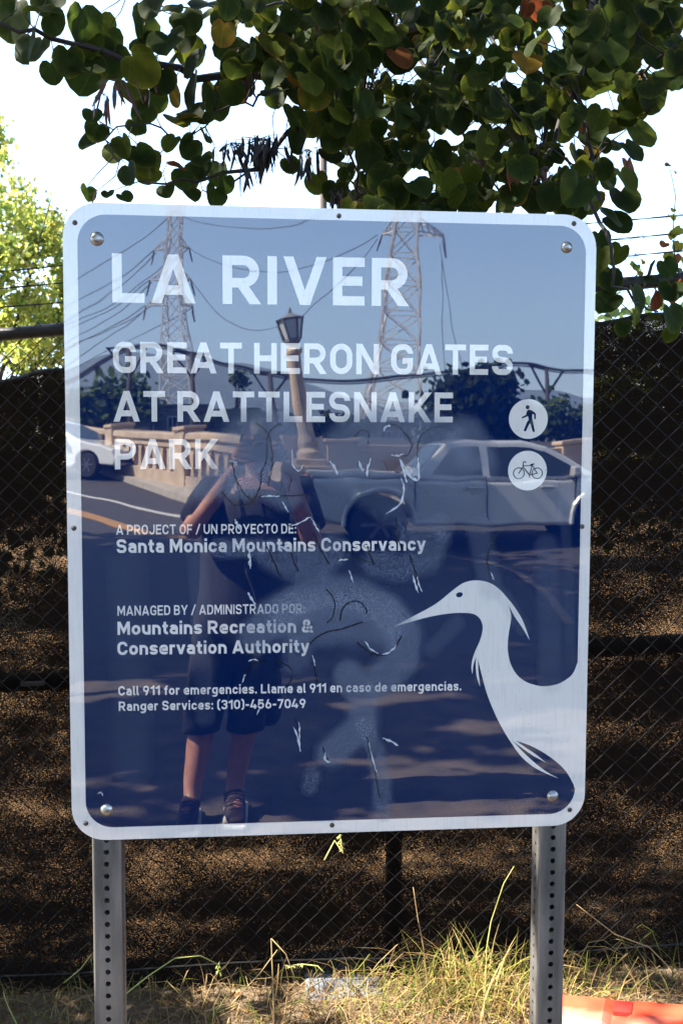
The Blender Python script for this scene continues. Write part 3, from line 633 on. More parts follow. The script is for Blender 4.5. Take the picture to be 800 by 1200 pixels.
# heart-shaped redbud leaf: outline, inner ring and centre; stalk at the origin, tip towards -y
OUT = [(0, -.10), (.20, .10), (.50, .12), (.80, -.14), (.93, -.52), (.86, -.95), (.66, -1.33), (.36, -1.57), (0, -1.66), (-.36, -1.57), (-.66, -1.33), (-.86, -.95), (-.93, -.52), (-.80, -.14), (-.50, .12), (-.20, .10)]
def redbud_leaf(mb, p, r, nrm, tipdir, col, edge, curl, rg):
    n = Vector(nrm).normalized(); t = Vector(tipdir); t = (t-n*t.dot(n)).normalized(); s = n.cross(t)
    k = len(OUT); vs = []; cs = []; uv = []; fold = rg.uniform(.05, .35); ph = rg.uniform(0, 6); wv = rg.uniform(.02, .09)
    asy = rg.uniform(-.08, .08)
    def P(x, y):
        x *= 1+asy*(1 if x > 0 else -1)
        z = fold*abs(x)-curl*((y+.8)**2)*.35+wv*math.sin(4*math.atan2(x, -y-.8)+ph)*math.hypot(x, y+.8)
        return p+(s*x-t*y+n*z)*r
    cen = (0, -.75)
    vs.append(P(*cen)); cs.append(col); uv.append((0, .5))
    for fac in (.55, .88, 1.0):
        for q, (x, y) in enumerate(OUT):
            xx, yy = cen[0]+(x-cen[0])*fac, cen[1]+(y-cen[1])*fac
            vs.append(P(xx, yy)); uv.append((xx, -yy))
            e = edge*(0 if fac < .8 else .3 if fac < .95 else 1)*(.65+.35*math.sin(ph+q*1.3))
            br = (.16, .06, .015) if edge > .82 else (.11, .12, .015)
            cs.append(tuple(a*(1-e)+b*e for a, b in zip(col, br)))
    fs = [(0, 1+q, 1+(q+1) % k) for q in range(k)]
    for g in range(2):
        b = 1+g*k; fs += [(b+q, b+k+q, b+k+(q+1) % k, b+(q+1) % k) for q in range(k)]
    mb.add(vs, fs, col=cs, uv=uv)
def leafcol(rg):
    u = rg.random()
    if u < .015: return (.11+rg.random()*.05, .07+rg.random()*.04, .010), .9
    if u < .028: return (.10, .035, .010), .9
    if u < .28: g = rg.uniform(.8, 1.2); return (.038*g, .050*g, .005), rg.uniform(.2, .9)
    g = rg.uniform(.65, 1.25); return (.014*g, .025*g, .004*g), rg.uniform(.1, .7)
def rand_leaf(mb, p, r, rg, face=1.0):
    col, ed = leafcol(rg)
    n = Vector((rg.gauss(0, .55), -face+rg.gauss(0, .45), rg.gauss(.25, .5)))
    redbud_leaf(mb, p, r, n, (rg.gauss(0, .45), rg.gauss(0, .3), -1), col, ed, rg.uniform(-.3, .5), rg)
rg = random.Random(21)
bud = thing('redbud_tree', 'dark redbud tree with round heart-shaped leaves and dry pods hanging over the sign', 'tree', (2.9, 1.0, gz(2.9, 1.0)))
BO = Vector(bud.location)
def rel(p): return Vector(p)-BO
lm = MB(); br = MB(); inpoly = lambda x, y, P: sum(((P[i][1] > y) != (P[i-1][1] > y)) and (x < (P[i-1][0]-P[i][0])*(y-P[i][1])/(P[i-1][1]-P[i][1])+P[i][0]) for i in range(len(P))) % 2 == 1
def pl_world(pts): return [at(x, y, d) for x, y, d in pts]
def branch(pts, r0, r1, seed=0):
    P = pl_world(pts); Q = []
    for i in range(len(P)-1):
        for k in range(4):
            v = P[i].lerp(P[i+1], k/4); Q.append(v+Vector((rg.gauss(0, .006), rg.gauss(0, .006), rg.gauss(0, .006))))
    Q.append(P[-1]); n = len(Q)
    br.tube([rel(q) for q in Q], [r0+(r1-r0)*k/(n-1) for k in range(n)], 6); return Q
def twig(a, b, r=.0016):
    m = a.lerp(b, .5)+Vector((rg.gauss(0, .01), rg.gauss(0, .01), rg.gauss(0, .01))); br.tube([rel(a), rel(m), rel(b)], [r, r*.8, r*.5], 4)
# limbs that come out of the trunk and over the sign
limb = [
 branch([(1100, -260, 1.3), (900, -130, 1.3), (720, -30, 1.2), (560, 10, .9), (430, 45, .7), (330, 90, .55), (230, 88, .5), (130, 70, .45), (40, 40, .4), (-40, 15, .4)], .022, .003),
 branch([(560, -40, 1.0), (470, 40, .8), (400, 110, .6), (345, 150, .5), (300, 195, .42), (225, 215, .4), (165, 212, .4)], .012, .002),
 branch([(720, -40, .8), (690, 40, .55), (672, 110, .4), (645, 170, .35), (620, 225, .3)], .012, .003), branch([(700, -20, .9), (665, 90, .6), (640, 150, .5), (610, 210, .45)], .010, .003),
 branch([(672, 110, .4), (690, 165, .3), (690, 220, .1), (712, 290, -.02), (730, 345, .0), (770, 365, .1)], .006, .002), branch([(690, 40, .5), (740, 90, .3), (790, 60, .2), (830, 40, .2)], .005, .002),
 branch([(430, 45, .7), (428, 110, .5), (420, 180, .4), (415, 235, .35)], .006, .003), branch([(470, 40, .8), (520, 120, .6), (560, 190, .5), (600, 235, .45)], .006, .002), branch([(330, 90, .55), (300, 120, .5), (250, 135, .45), (215, 165, .42)], .004, .0015),
 branch([(340, 5, .6), (260, 8, .5), (200, 12, .5), (150, -8, .5)], .003, .0015), branch([(560, 10, .9), (590, 90, .7), (600, 160, .6), (540, 230, .5)], .008, .002), branch([(300, 195, .42), (260, 225, .4), (235, 228, .38)], .003, .0015), branch([(215, 165, .42), (160, 140, .4), (120, 160, .4), (140, 190, .4)], .0025, .0015)]
# leaves strung on the open branches at the left, where the photo shows single ones
LEFT = [(20, 22, 30), (28, 58, 24), (52, 62, 20), (62, 8, 24), (62, 32, 18), (10, 40, 20), (96, 28, 26), (100, 62, 22), (95, 90, 26), (78, 72, 20), (112, 94, 30), (135, 72, 26), (128, 48, 22), (118, 30, 20), (155, 84, 26), (168, 60, 20), (175, 34, 24), (192, 60, 26), (190, 95, 20), (186, 28, 20), (205, 48, 20), (212, 82, 24), (222, 60, 20), (236, 42, 26), (232, 110, 26), (240, 78, 24), (250, 118, 26), (175, 118, 18), (182, 136, 18), (205, 150, 18), (108, 138, 13), (116, 156, 16), (114, 170, 15), (128, 180, 16), (142, 172, 16), (158, 152, 14), (144, 188, 18), (160, 188, 18), (152, 206, 16), (170, 196, 20), (182, 212, 17), (196, 204, 15), (214, 212, 20), (222, 232, 14), (244, 198, 15), (254, 204, 17), (252, 232, 16), (100, 228, 12), (114, 232, 10), (126, 232, 9), (144, 236, 11), (222, 142, 20), (236, 158, 19), (226, 176, 17), (240, 142, 16), (212, 30, 22), (186, 12, 20), (245, 18, 22), (240, 165, 12), (205, 115, 16)]
LEFT += [(268, 120, 20), (282, 30, 24), (262, 70, 24), (340, 140, 20), (352, 165, 18), (372, 150, 20), (388, 190, 18), (372, 215, 16), (395, 228, 18), (345, 110, 22), (322, 92, 22), (205, 170, 14), (236, 196, 15), (264, 216, 13), (190, 226, 13), (338, 196, 13), (60, 85, 16), (36, 30, 22), (148, 110, 20), (84, 42, 22)]
for x, y, r in LEFT:
    p = at(x+rg.gauss(0, 2), y-r*.8, rg.uniform(.32, .58)); rr_ = r/590*1.15*(p.y+1.9)/1.9
    rand_leaf(lm, rel(p), rr_*.86, rg); b = min((q for l in limb for q in l), key=lambda q: (q-p).length)
    if (b-p).length < .16: twig(b, p)
# the dense curtain
MASS = [(262, -25), (840, -30), (830, 55), (790, 110), (760, 118), (745, 165), (728, 190), (715, 235), (690, 262), (640, 245), (500, 262), (398, 262), (388, 215), (405, 185), (350, 140), (300, 128), (268, 112), (255, 60)]
HOLES = [(282, 50, 16), (300, 108, 20), (605, 100, 16), (480, 92, 17), (590, 180, 14), (425, 60, 10), (530, 175, 11), (502, 232, 10), (640, 40, 14), (575, 225, 11), (700, 130, 18), (415, 196, 12), (608, 20, 12)]
n = 0
while n < 1150:
    x, y = rg.uniform(255, 840), rg.uniform(-30, 262)
    if not inpoly(x, y, MASS) or (y > 150 and rg.random() < .25) or (y > 60 and rg.random() < .14): continue
    if any(math.hypot(x-a, y-b) < c for a, b, c in HOLES): continue
    d = rg.uniform(.08, 1.0) if y > 60 else rg.uniform(.1, 1.5)
    p = at(x, y-16, d); rand_leaf(lm, rel(p), rg.uniform(.019, .043), rg); n += 1
    if n % 3 == 0:
        b = min((q for l in limb for q in l), key=lambda q: (q-p).length)
        if (b-p).length < .5: twig(b, p, .0018)
for x, y, r, d in [(680, 225, 23, .02), (714, 268, 18, .05), (726, 240, 20, .04), (702, 262, 18, .0), (704, 305, 17, .04), (712, 330, 15, .03), (718, 358, 17, .03), (728, 300, 15, .05), (752, 338, 14, .1), (776, 316, 13, .12), (704, 322, 14, .06), (730, 385, 11, .08), (790, 395, 10, .1), (758, 380, 10, .1), (742, 352, 20, .03), (762, 322, 17, .10), (786, 346, 17, .1), (784, 374, 19, .06), (770, 352, 14, .12), (744, 372, 12, .0), (700, 285, 16, .1), (724, 216, 18, .0), (735, 200, 16, .1), (765, 112, 22, .2), (786, 100, 24, .2), (792, 75, 20, .2), (764, 70, 17, .25), (720, 118, 16, .2), (735, 45, 22, .3), (762, 20, 18, .3), (760, 138, 15, .25), (722, 10, 26, .3), (712, 345, 9, .05), (792, 345, 15, .1), (712, 55, 16, .2), (740, 10, 18, .4), (705, 140, 16, .15)]:
    p = at(x, y-r*.85, d); rand_leaf(lm, rel(p), r/590*1.12*(p.y+1.9)/1.9, rg)
lm.build('foliage', M_redbud, bud, smooth=True)
# ---- pods
def pod_cluster(px, py, d, cnt, spread, L0, m, seed):
    g = random.Random(seed); mb = MB(); c = at(px, py, d)
    for i in range(cnt):
        a = c+Vector((g.gauss(0, spread), g.gauss(0, spread*.6), g.gauss(0, spread*.35))); ln = L0*g.uniform(.6, 1.2)
        dv = Vector((g.gauss(0, .22), g.gauss(0, .2), -1)).normalized(); sd_ = dv.cross(Vector((g.gauss(0, 1), g.gauss(0, 1), 0))).normalized(); wd = g.uniform(.0035, .006)
        nn = dv.cross(sd_)*.0012; bend = sd_*g.gauss(0, .008); vs = []
        for t, ww in ((0, .12), (.2, .8), (.5, 1), (.8, .75), (1, .05)):
            q = a+dv*ln*t+bend*t*t; vs += [q-sd_*wd*ww, q+nn, q+sd_*wd*ww, q-nn]
        fs = [(4*k+j, 4*k+(j+1) % 4, 4*k+4+(j+1) % 4, 4*k+4+j) for k in range(4) for j in range(4)]; mb.add([rel(v) for v in vs], fs)
        b = c+Vector((g.gauss(0, spread*.3), 0, .01)); mb.tube([rel(b), rel(a)], .0008, 3)
    return mb.build('seed_pods', m, bud)
pod_cluster(305, 168, .42, 46, .030, .072, M_poddk, 1); pod_cluster(275, 172, .40, 22, .022, .030, M_poddk, 2); pod_cluster(360, 180, .45, 22, .020, .06, M_poddk, 3); pod_cluster(285, 196, .38, 4, .006, .06, M_poddk, 10)
pod_cluster(288, 60, .42, 16, .022, .085, M_pod, 4); pod_cluster(138, 98, .36, 7, .018, .07, M_pod, 5); pod_cluster(360, -8, .42, 12, .02, .075, M_pod, 6); pod_cluster(175, 88, .38, 5, .018, .06, M_pod, 7); pod_cluster(180, -5, .4, 4, .012, .06, M_pod, 8); pod_cluster(395, 225, .4, 14, .015, .05, M_poddk, 9); pod_cluster(570, 185, .35, 7, .01, .05, M_pod, 12); pod_cluster(385, 8, .3, 14, .02, .075, M_pod, 13); pod_cluster(120, 112, .33, 6, .012, .06, M_pod, 14); pod_cluster(285, 75, .36, 14, .02, .07, M_pod, 15); pod_cluster(640, 200, .25, 8, .014, .05, M_pod, 16)
br.build('branches', M_twig, bud, smooth=True)
# ---- trunk, limbs and the crown above the frame that shades the verge
tm = MB()
tk = [Vector((0, 0, -.05)), Vector((-.03, .02, .6)), Vector((.05, .0, 1.3)), Vector((.08, .03, 2.1)), Vector((.02, .0, 3.0)), Vector((-.1, .0, 3.9)), Vector((-.3, 0, 5.0))]
tm.tube(tk, [.13, .10, .09, .08, .07, .06, .02], 10)
for a in ((-4.6, -1.0, 4.2), (-3.6, -2.0, 4.0), (-1.6, -1.9, 3.8), (.8, -1.2, 3.6), (-4.2, .8, 5.4), (.4, 1.2, 5.0), (-2.2, 1.6, 5.6), (-2.8, -.3, 5.4), (-5.4, 0, 4.6)):
    b = tk[R.choice((5, 5, 6))]; e = Vector(a); mid = b.lerp(e, .45)+Vector((0, 0, .5))
    tm.tube([b, b.lerp(mid, .5)+Vector((0, 0, .12)), mid, mid.lerp(e, .5)+Vector((0, 0, .10)), e], [.05, .042, .033, .022, .01], 7)
tm.build('trunk', M_bark, bud, smooth=True)
cr = MB()
GAPS = [((.42, .80, -.1), .20), ((.78, .72, -.1), .16), ((1.2, .5, 0), .24), ((-.47, -2.0, 1.25), .16), ((-.42, -2.0, .35), .17)]
def sungap(q):  # crown leaves along these sun rays are left out to place sunlit patches
    for c, r in GAPS:
        v = q-Vector(c); t = v.dot(sd)
        if t > 0 and (v-sd*t).length < r: return True
    return False
def simple_leaf(mb, p, r, n_, t_, col):
    n_ = n_.normalized(); t_ = (t_-n_*t_.dot(n_)).normalized(); s = n_.cross(t_)
    vs = [p, p+(s*.75+t_*.35)*r, p+(s*.8+t_*1.0)*r, p+t_*1.75*r+n_*.15*r, p+(-s*.8+t_*1.0)*r, p+(-s*.75+t_*.35)*r]
    mb.add(vs, [(0, 1, 2, 3), (0, 3, 4, 5)], col=col)
RGAPS = [((-1.05, -4.0, 0), .26), ((-1.5, -4.9, 0), .22), ((-.6, -4.5, 0), .2), ((-1.35, -3.3, 0), .16), ((-.2, -4.8, 0), .14), ((.3, -4.9, 0), .16), ((-1.15, -4.3, 0), .22), ((-1.3, -3.75, 0), .14), ((-.75, -4.15, 0), .15), ((.1, -4.25, 0), .20), ((.45, -3.65, 0), .2), ((.8, -3.8, 0), .22), ((1.05, -3.2, 0), .18), ((1.5, -3.3, 0), .22), ((1.5, -4.2, 0), .2), ((.85, -4.6, 0), .18), ((1.2, -2.75, 0), .15), ((.4, -2.6, 0), .12), ((-1.0, -2.5, 0), .13), ((.2, -3.2, 0), .12), ((1.9, -5.2, 0), .2), ((.5, -5.4, 0), .14), ((-1.5, -6, 0), .15)]
def roadgap(q):  # leaves left out to drop streaks of sun on the shoulder and road
    for c, r in RGAPS:
        v = q-Vector(c); t = v.dot(sd); e = v-sd*t
        if t > 0 and (e.x/1.9)**2+e.y**2+(e.z/1.9)**2 < r*r*.8: return True
    return sungap(q)
cents = []
while len(cents) < 300:
    c = Vector((R.uniform(-4.6, 3.2), R.uniform(-2.2, 3.8), R.uniform(2.6, 6.6)))
    if (Vector(((c.x+.6)*.85, (c.y-.7)*1.0, (c.z-3.4)*.95))).length > 3.5: continue
    zmin = 1.53+.60*(c.y+1.9)+.32 if c.y > -1.9 else 0
    if c.z < zmin or c.z < 1.6+.33*(abs(min(c.y, 0))+1.9)+.45: continue
    cents.append(c)
for c in cents:
    for _ in range(36):
        q = c+Vector((R.gauss(0, .22), R.gauss(0, .22), R.gauss(0, .15)))
        if roadgap(q): continue
        if q.z < 1.53+.58*(q.y+1.9)+.05 or q.z < 1.6+.32*(abs(min(q.y, 0))+1.9): continue
        simple_leaf(cr, rel(q), R.uniform(.035, .055), Vector((R.gauss(0, .6), R.gauss(0, .6), 1)), Vector((R.gauss(0, 1), R.gauss(0, 1), -.4)), leafcol(R)[0])
cr.build('crown', M_foliage, bud)

# ================================================================== TREES, generic
def tree(name, label, cat, base, lobes, trunk_r, cols, nleaf, lsize, mleaf, seed, trunk_h, group=None, gapy=.75, box=None):
    g = random.Random(seed); root = thing(name, label, cat, base, 0, group); t_ = MB(); top = Vector((g.gauss(0, .1), 0, trunk_h))
    t_.tube([(0, 0, -.2), (g.gauss(0, .1), 0, trunk_h*.5), top], [trunk_r, trunk_r*.8, trunk_r*.6], 8)
    l_ = MB()
    vol = [l[3]*l[4]*l[5] for l in lobes]
    for lb, vv in zip(lobes, vol):
        c = Vector(lb[:3]); rx, ry, rz = lb[3:6]
        t_.tube([top, top.lerp(c, .55)+Vector((0, 0, -.1*rz)), c+Vector((0, 0, .2*rz))], [trunk_r*.5, trunk_r*.32, trunk_r*.1], 6)
        nk = int(nleaf*vv/sum(vol)); nc = max(6, nk//45)
        cc = []
        while len(cc) < nc:
            d = Vector((g.gauss(0, 1), g.gauss(0, 1), g.gauss(0, 1))).normalized()*(g.random()**.45); cc.append((c+Vector((d.x*rx, d.y*ry, d.z*rz)), g.uniform(.7, 1.25)))
        for i in range(nk):
            q, bri = cc[i % nc]; s_ = .2*min(rx, rz)+lsize
            p = q+Vector((g.gauss(0, s_), g.gauss(0, s_), g.gauss(0, s_*.8)))
            if name == 'shade_tree' and roadgap(p+Vector(base)): continue
            k = g.choice(cols); f_ = bri*g.uniform(.8, 1.2); n_ = Vector((g.gauss(0, .8), g.gauss(0, .8), g.gauss(.3, .7)))
            simple_leaf(l_, p, lsize*g.uniform(.6, 1.3), n_, Vector((g.gauss(0, .8), g.gauss(0, .8), -.6)), tuple(a*f_ for a in k))
    t_.build('trunk', M_bark, root, smooth=True); l_.build('crown', mleaf, root); return root
YG = [(.22, .28, .05), (.26, .28, .05), (.14, .21, .05), (.30, .30, .07)]
GR = [(.05, .085, .02), (.035, .06, .016), (.07, .10, .025)]
DK = [(.022, .036, .014), (.03, .045, .018), (.016, .026, .011)]
M_yleaf = leaf_mat('yellow_leaf', .55, .5, False)
p = at(8, 400, 7.5)
def lobes_px(specs, y, base):                 # lobes given by photo pixel, radius in pixels, depth
    out = []
    for x, q, rx, rz in specs:
        c = at(x, q, y)-Vector(base); k = (y+1.9)/F; out.append((c.x, c.y+R.uniform(-.5, .5), c.z, rx*k, .7, rz*k))
    return out
base = Vector((p.x-.3, 7.5, gz(p.x, 7.5)))
tree('sunlit_tree', 'pale yellow green tree in full sun behind the fence at the left', 'tree', base,
     lobes_px([(12, 180, 16, 30), (8, 240, 30, 40), (2, 310, 50, 40), (50, 290, 25, 30), (70, 250, 8, 30), (66, 315, 26, 30), (30, 365, 50, 35), (70, 370, 35, 30), (90, 330, 20, 30), (-40, 260, 40, 70), (-60, 350, 50, 60), (50, 410, 60, 25), (100, 380, 20, 35)], 7.5, base), .05, YG, 13000, .028, M_yleaf, 5, 1.6)

# ---- shrubs beyond the fence (dark behind the mesh)
for i, (x, y, sx, sz, lb) in enumerate([(-4.2, 9.5, 1.9, 3.4, 'dark evergreen shrub behind the fence under the pale green tree'), (-1.6, 10.5, 1.9, 3.5, 'dark round shrub behind the fence, half hidden by the sign\'s left edge'), (1.2, 11.0, 1.9, 3.6, 'dark wide shrub hidden behind the middle of the sign'), (3.9, 10.4, 1.8, 3.3, 'olive shrub seen through the mesh right of the sign'), (6.6, 9.9, 1.8, 3.4, 'dusty olive shrub at the far right behind the fence')]):
    h = sz; b = Vector((x, y, gz(x, y)))
    tree('shrub', lb, 'shrub', b, [(0, 0, h*.62, sx*.8, .9, h*.5), (-sx*.5, 0, h*.5, sx*.55, .7, h*.42), (sx*.5, 0, h*.52, sx*.55, .7, h*.42)], .07, DK if i < 3 else GR, 4200, .075, M_foliage, 30+i, .5, 'shrubs behind the mesh fence')

# ================================================================== FENCE
FA, FB = Vector((-.873, 1.25)), Vector((1.28, .95))
fd = (FB-FA); flen = fd.length; fd = fd.normalized(); fslope = .165/flen; FANG = math.atan2(fd.y, fd.x)
zA = -.29
fence = thing('chain_link_fence', 'black chain link fence with barbed wire and a dark windscreen behind the sign', 'fence', (FA.x, FA.y, zA), FANG)
# local axes: x along, y behind, z up; every height follows the slope
def fz(x, z): return z+fslope*x
U0, U1 = -2.6, 5.0
def rail(name, z, r, y=0, m=M_black):
    mb = MB(); mb.tube([(x, y, fz(x, z)) for x in (U0, 0, 1, 2, U1)], r, 12); return mb.build(name, m, fence, smooth=True)
# from the photo: heights of rails above the foot at the fence line
top_l = at(0, 388, FA.y).z-zA; mid_l = at(0, 803, FA.y).z-zA
rail('top_rail', top_l, .021); rail('mid_rail', mid_l, .030, .05)
for k, py in enumerate((314, 338, 362)):
    z = at(0, py, FA.y).z-zA; mb = MB(); n = 90; pts = []; g = random.Random(k)
    for s_ in (0, math.pi):
        mb.tube([(U0+(U1-U0)*i/n, -.03*k+.0022*math.cos(i*1.7+s_), fz(U0+(U1-U0)*i/n, z)+.0022*math.sin(i*1.7+s_)+.006*math.sin(i*.21+k)) for i in range(n+1)], .0017, 4)
    x = U0+g.uniform(0, .12)
    while x < U1:
        zz = fz(x, z)+.006*math.sin((x-U0)/(U1-U0)*n*.21+k)
        for q in range(2):
            dv = Vector((g.gauss(0, .4), g.gauss(0, .7), g.gauss(0, 1))).normalized()*.013; c = Vector((x+.004*q, -.03*k, zz)); mb.tube([c-dv, c+dv], .0012, 3)
        x += .125
    mb.build('barbed_wire', M_black, fence)
px_post = at(458, 1060, 1.15)
for u in ((px_post.x-FA.x)/fd.x, -2.0, (px_post.x-FA.x)/fd.x+2.9):
    mb = MB(); mb.tube([(u, .055, fz(u, -.3)), (u, .055, fz(u, top_l-.02))], .028, 14); mb.lathe([(.034, 0), (.034, .02), (.028, .035), (.012, .05), (.001, .055)], 14, (u, .055, fz(u, top_l-.02)))
    a = MB; mb.tube([(u, .055, fz(u, top_l)), (u, .0, fz(u, top_l+.15)), (u, -.08, fz(u, top_l+.32))], [.016, .014, .012], 8)
    mb.build('fence_post', M_black, fence, smooth=True)
mb = MB(); cw = .0705; ch = .0690; zb, zt = .02, top_l+.03; rows = int((zt-zb)/(ch/2)); n = int((U1-U0)/cw)
for i in range(n):
    x0_ = U0+i*cw; pts = []
    for j in range(rows+1):
        xx = x0_+(cw*.52 if (j % 2) else -cw*.02); yy = -.012+(.0022 if j % 2 else -.0022)
        pts.append((xx, yy, fz(xx, zb+j*ch/2)))
    mb.tube(pts, .0024, 4, False)
    pts = [(x0_+(cw*.50 if (j % 2) else cw*1.02), -.012+(-.0022 if j % 2 else .0022), fz(x0_+cw*.5, zb+j*ch/2)) for j in range(rows+1)]
    mb.tube(pts, .0024, 4, False)
mb.build('chain_link_mesh', mat('black_vinyl_wire', (.006, .006, .006), (.010, .009, .009), 40, .5, spec=.25), fence)
mb = MB(); mb.tube([(U0+(U1-U0)*i/40, -.013, fz(U0+(U1-U0)*i/40, .055)+.008*math.sin(i*.8)) for i in range(41)], .003, 5); mb.build('tension_wire', M_black, fence)
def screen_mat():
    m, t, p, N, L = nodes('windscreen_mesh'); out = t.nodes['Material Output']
    h = noise(N, L, 250, 2, .6, stretch=(1, 1, 2.1)); big = noise(N, L, 3.2, 4, .6, stretch=(.55, 1, 1.8))  # broad openness patches stand in for shade and sun dapples beyond the fence
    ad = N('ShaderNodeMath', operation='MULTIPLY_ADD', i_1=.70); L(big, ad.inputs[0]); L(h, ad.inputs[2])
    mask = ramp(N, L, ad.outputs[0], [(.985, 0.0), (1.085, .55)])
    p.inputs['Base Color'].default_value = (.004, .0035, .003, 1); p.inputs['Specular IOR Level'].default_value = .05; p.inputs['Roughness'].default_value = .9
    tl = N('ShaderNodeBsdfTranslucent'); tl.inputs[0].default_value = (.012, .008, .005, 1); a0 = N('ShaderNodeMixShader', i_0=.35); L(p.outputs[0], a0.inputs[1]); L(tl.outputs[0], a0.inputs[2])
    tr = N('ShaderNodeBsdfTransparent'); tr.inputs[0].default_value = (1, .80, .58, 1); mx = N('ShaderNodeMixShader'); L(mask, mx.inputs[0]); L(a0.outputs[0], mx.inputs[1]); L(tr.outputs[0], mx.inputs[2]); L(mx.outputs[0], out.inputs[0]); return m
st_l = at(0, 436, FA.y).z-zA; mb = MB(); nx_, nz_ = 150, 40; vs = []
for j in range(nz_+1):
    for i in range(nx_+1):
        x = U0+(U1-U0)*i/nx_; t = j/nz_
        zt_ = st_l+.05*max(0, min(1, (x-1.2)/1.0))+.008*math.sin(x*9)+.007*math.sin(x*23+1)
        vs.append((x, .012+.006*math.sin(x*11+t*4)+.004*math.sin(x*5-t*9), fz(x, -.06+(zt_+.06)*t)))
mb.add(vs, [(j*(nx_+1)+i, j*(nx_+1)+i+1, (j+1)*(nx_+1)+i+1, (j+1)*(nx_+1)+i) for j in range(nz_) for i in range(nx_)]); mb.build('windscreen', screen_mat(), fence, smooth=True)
mb = MB(); hem = [vs[nz_*(nx_+1)+i] for i in range(nx_+1)]; mb.tube([(x, y, z-.006) for x, y, z in hem], .008, 5); mb.build('windscreen_hem', M_black, fence)

# ---- thin pole beyond the fence
p0 = at(379, 240, 12); t0 = at(379, 60, 12); mb = MB(); mb.tube([(0, 0, -.3), (0, 0, t0.z+2.0)], [.058, .052], 12)
pl = thing('wooden_pole', 'slim brown wooden pole rising behind the top edge of the sign', 'pole', (p0.x, 12, gz(p0.x, 12))); mb.build('shaft', M_wood, pl, smooth=True); mb = MB(); mb.box((0, 0, t0.z+1.2), (1.6, .1, .12)); mb.build('crossarm', M_wood, pl)

# ---- vine climbing the barbed wire at the right edge
vn = thing('climbing_vine', 'sunlit young vine with small yellow green leaves on the barbed wire at the right edge', 'vine', tuple(at(792, 330, .93)))
VO = Vector(vn.location); mb = MB(); lv_ = MB(); Pv = [at(x, y, .93) for x, y in ((797, 330), (790, 300), (788, 260), (791, 230), (786, 205), (783, 192))]
mb.tube([q-VO for q in Pv], [.0025, .002, .0018, .0015, .0012, .0008], 5)
for x, y, r in [(784, 196, 5), (790, 203, 4), (789, 248, 5), (786, 256, 6), (783, 278, 7), (790, 274, 7), (797, 272, 8), (780, 290, 8), (788, 288, 9), (796, 290, 9), (782, 302, 8), (791, 304, 9), (799, 306, 8), (786, 313, 6), (795, 318, 7), (746, 314, 6), (738, 312, 6), (753, 308, 5), (748, 322, 6)]:
    q = at(x, y-r*.7, .93+rg.gauss(0, .02)); cl = rg.choice([(.13, .15, .02), (.10, .14, .025), (.17, .16, .02), (.12, .05, .015)])
    redbud_leaf(lv_, q-VO, r/F*2.83*.85, (rg.gauss(0, .6), -1, rg.gauss(.3, .5)), (rg.gauss(0, .6), 0, -1), cl, .3, .2, rg)
Pw = [at(x, y, .95) for x, y in ((760, 345), (752, 325), (742, 308))]; mb.tube([q-VO for q in Pw], .0012, 4)
mb.build('stem', M_twig, vn); lv_.build('leaves', M_redbud, vn, smooth=True)

# ================================================================== GROUND COVER AT THE FENCE FOOT
def blade(mb, p, h, lean, wd, col, rg, n=5, droop=1.0):
    az = rg.uniform(0, 2*math.pi) if lean is None else lean; d = Vector((math.cos(az), math.sin(az), 0)); s = Vector((-d.y, d.x, 0))
    s = (s+d*rg.gauss(0, .5)).normalized(); k = rg.uniform(.3, 1.6)*droop; vs = []; cs = []
    for i in range(n+1):
        t = i/n; q = Vector(p)+Vector((0, 0, 1))*h*(t-.38*k*t*t)+d*h*k*.75*t*t; ww = wd*(1-t**1.6)+.0002
        vs += [q-s*ww, q+s*ww]; cs += [col, col]
    mb.add(vs, [(2*i, 2*i+1, 2*i+3, 2*i+2) for i in range(n)], col=cs)
GC = [(.26, .25, .05), (.17, .20, .035), (.36, .27, .10), (.11, .15, .03), (.40, .29, .12), (.22, .14, .06)]
SC = [(.26, .18, .09), (.18, .115, .055), (.34, .25, .13), (.10, .065, .035), (.14, .09, .045)]
gm = MB(); g = random.Random(11)
def fence_y(x): return FA.y+(x-FA.x)*fd.y/fd.x
def gpt(px, back):                            # ground point in front of the fence, in line with a photo column
    x = at(px, 1150, 1.0).x; y = fence_y(x)-back; return Vector((x, y, gz(x, y)))
for k in range(430):
    px = g.gauss(545, 62) if g.random() < .72 else g.uniform(420, 820)
    p = gpt(px, abs(g.gauss(.12, .13))); blade(gm, p, g.uniform(.06, .26)*(1.15 if 480 < px < 620 else .8), None, g.uniform(.0013, .0033), g.choice(GC), g)
for k in range(260):
    p = gpt(g.uniform(-60, 420), abs(g.gauss(.1, .15))); blade(gm, p, g.uniform(.05, .15), None, g.uniform(.001, .002), g.choice(GC+SC), g)
tag(gm.build('grass', leaf_mat('grass_blade', .35, .6, False)), kind='stuff', label='thin green and straw grass along the foot of the fence')
sm = MB()
for k in range(6500):
    px = g.uniform(-200, 950); p = gpt(px, g.uniform(-.02, .75)); L_ = g.uniform(.02, .11); az = g.uniform(0, 6.3)
    d = Vector((math.cos(az), math.sin(az), g.gauss(0, .22))); s = Vector((-d.y, d.x, 0)).normalized()*g.uniform(.0007, .0018); p.z += g.uniform(.003, .022)
    m_ = p+d*L_*.5+Vector((0, 0, g.gauss(0, .006))); e = p+d*L_; c = g.choice(SC)
    sm.add([p-s, p+s, m_+s, m_-s, e], [(0, 1, 2, 3), (3, 2, 4)], col=c)
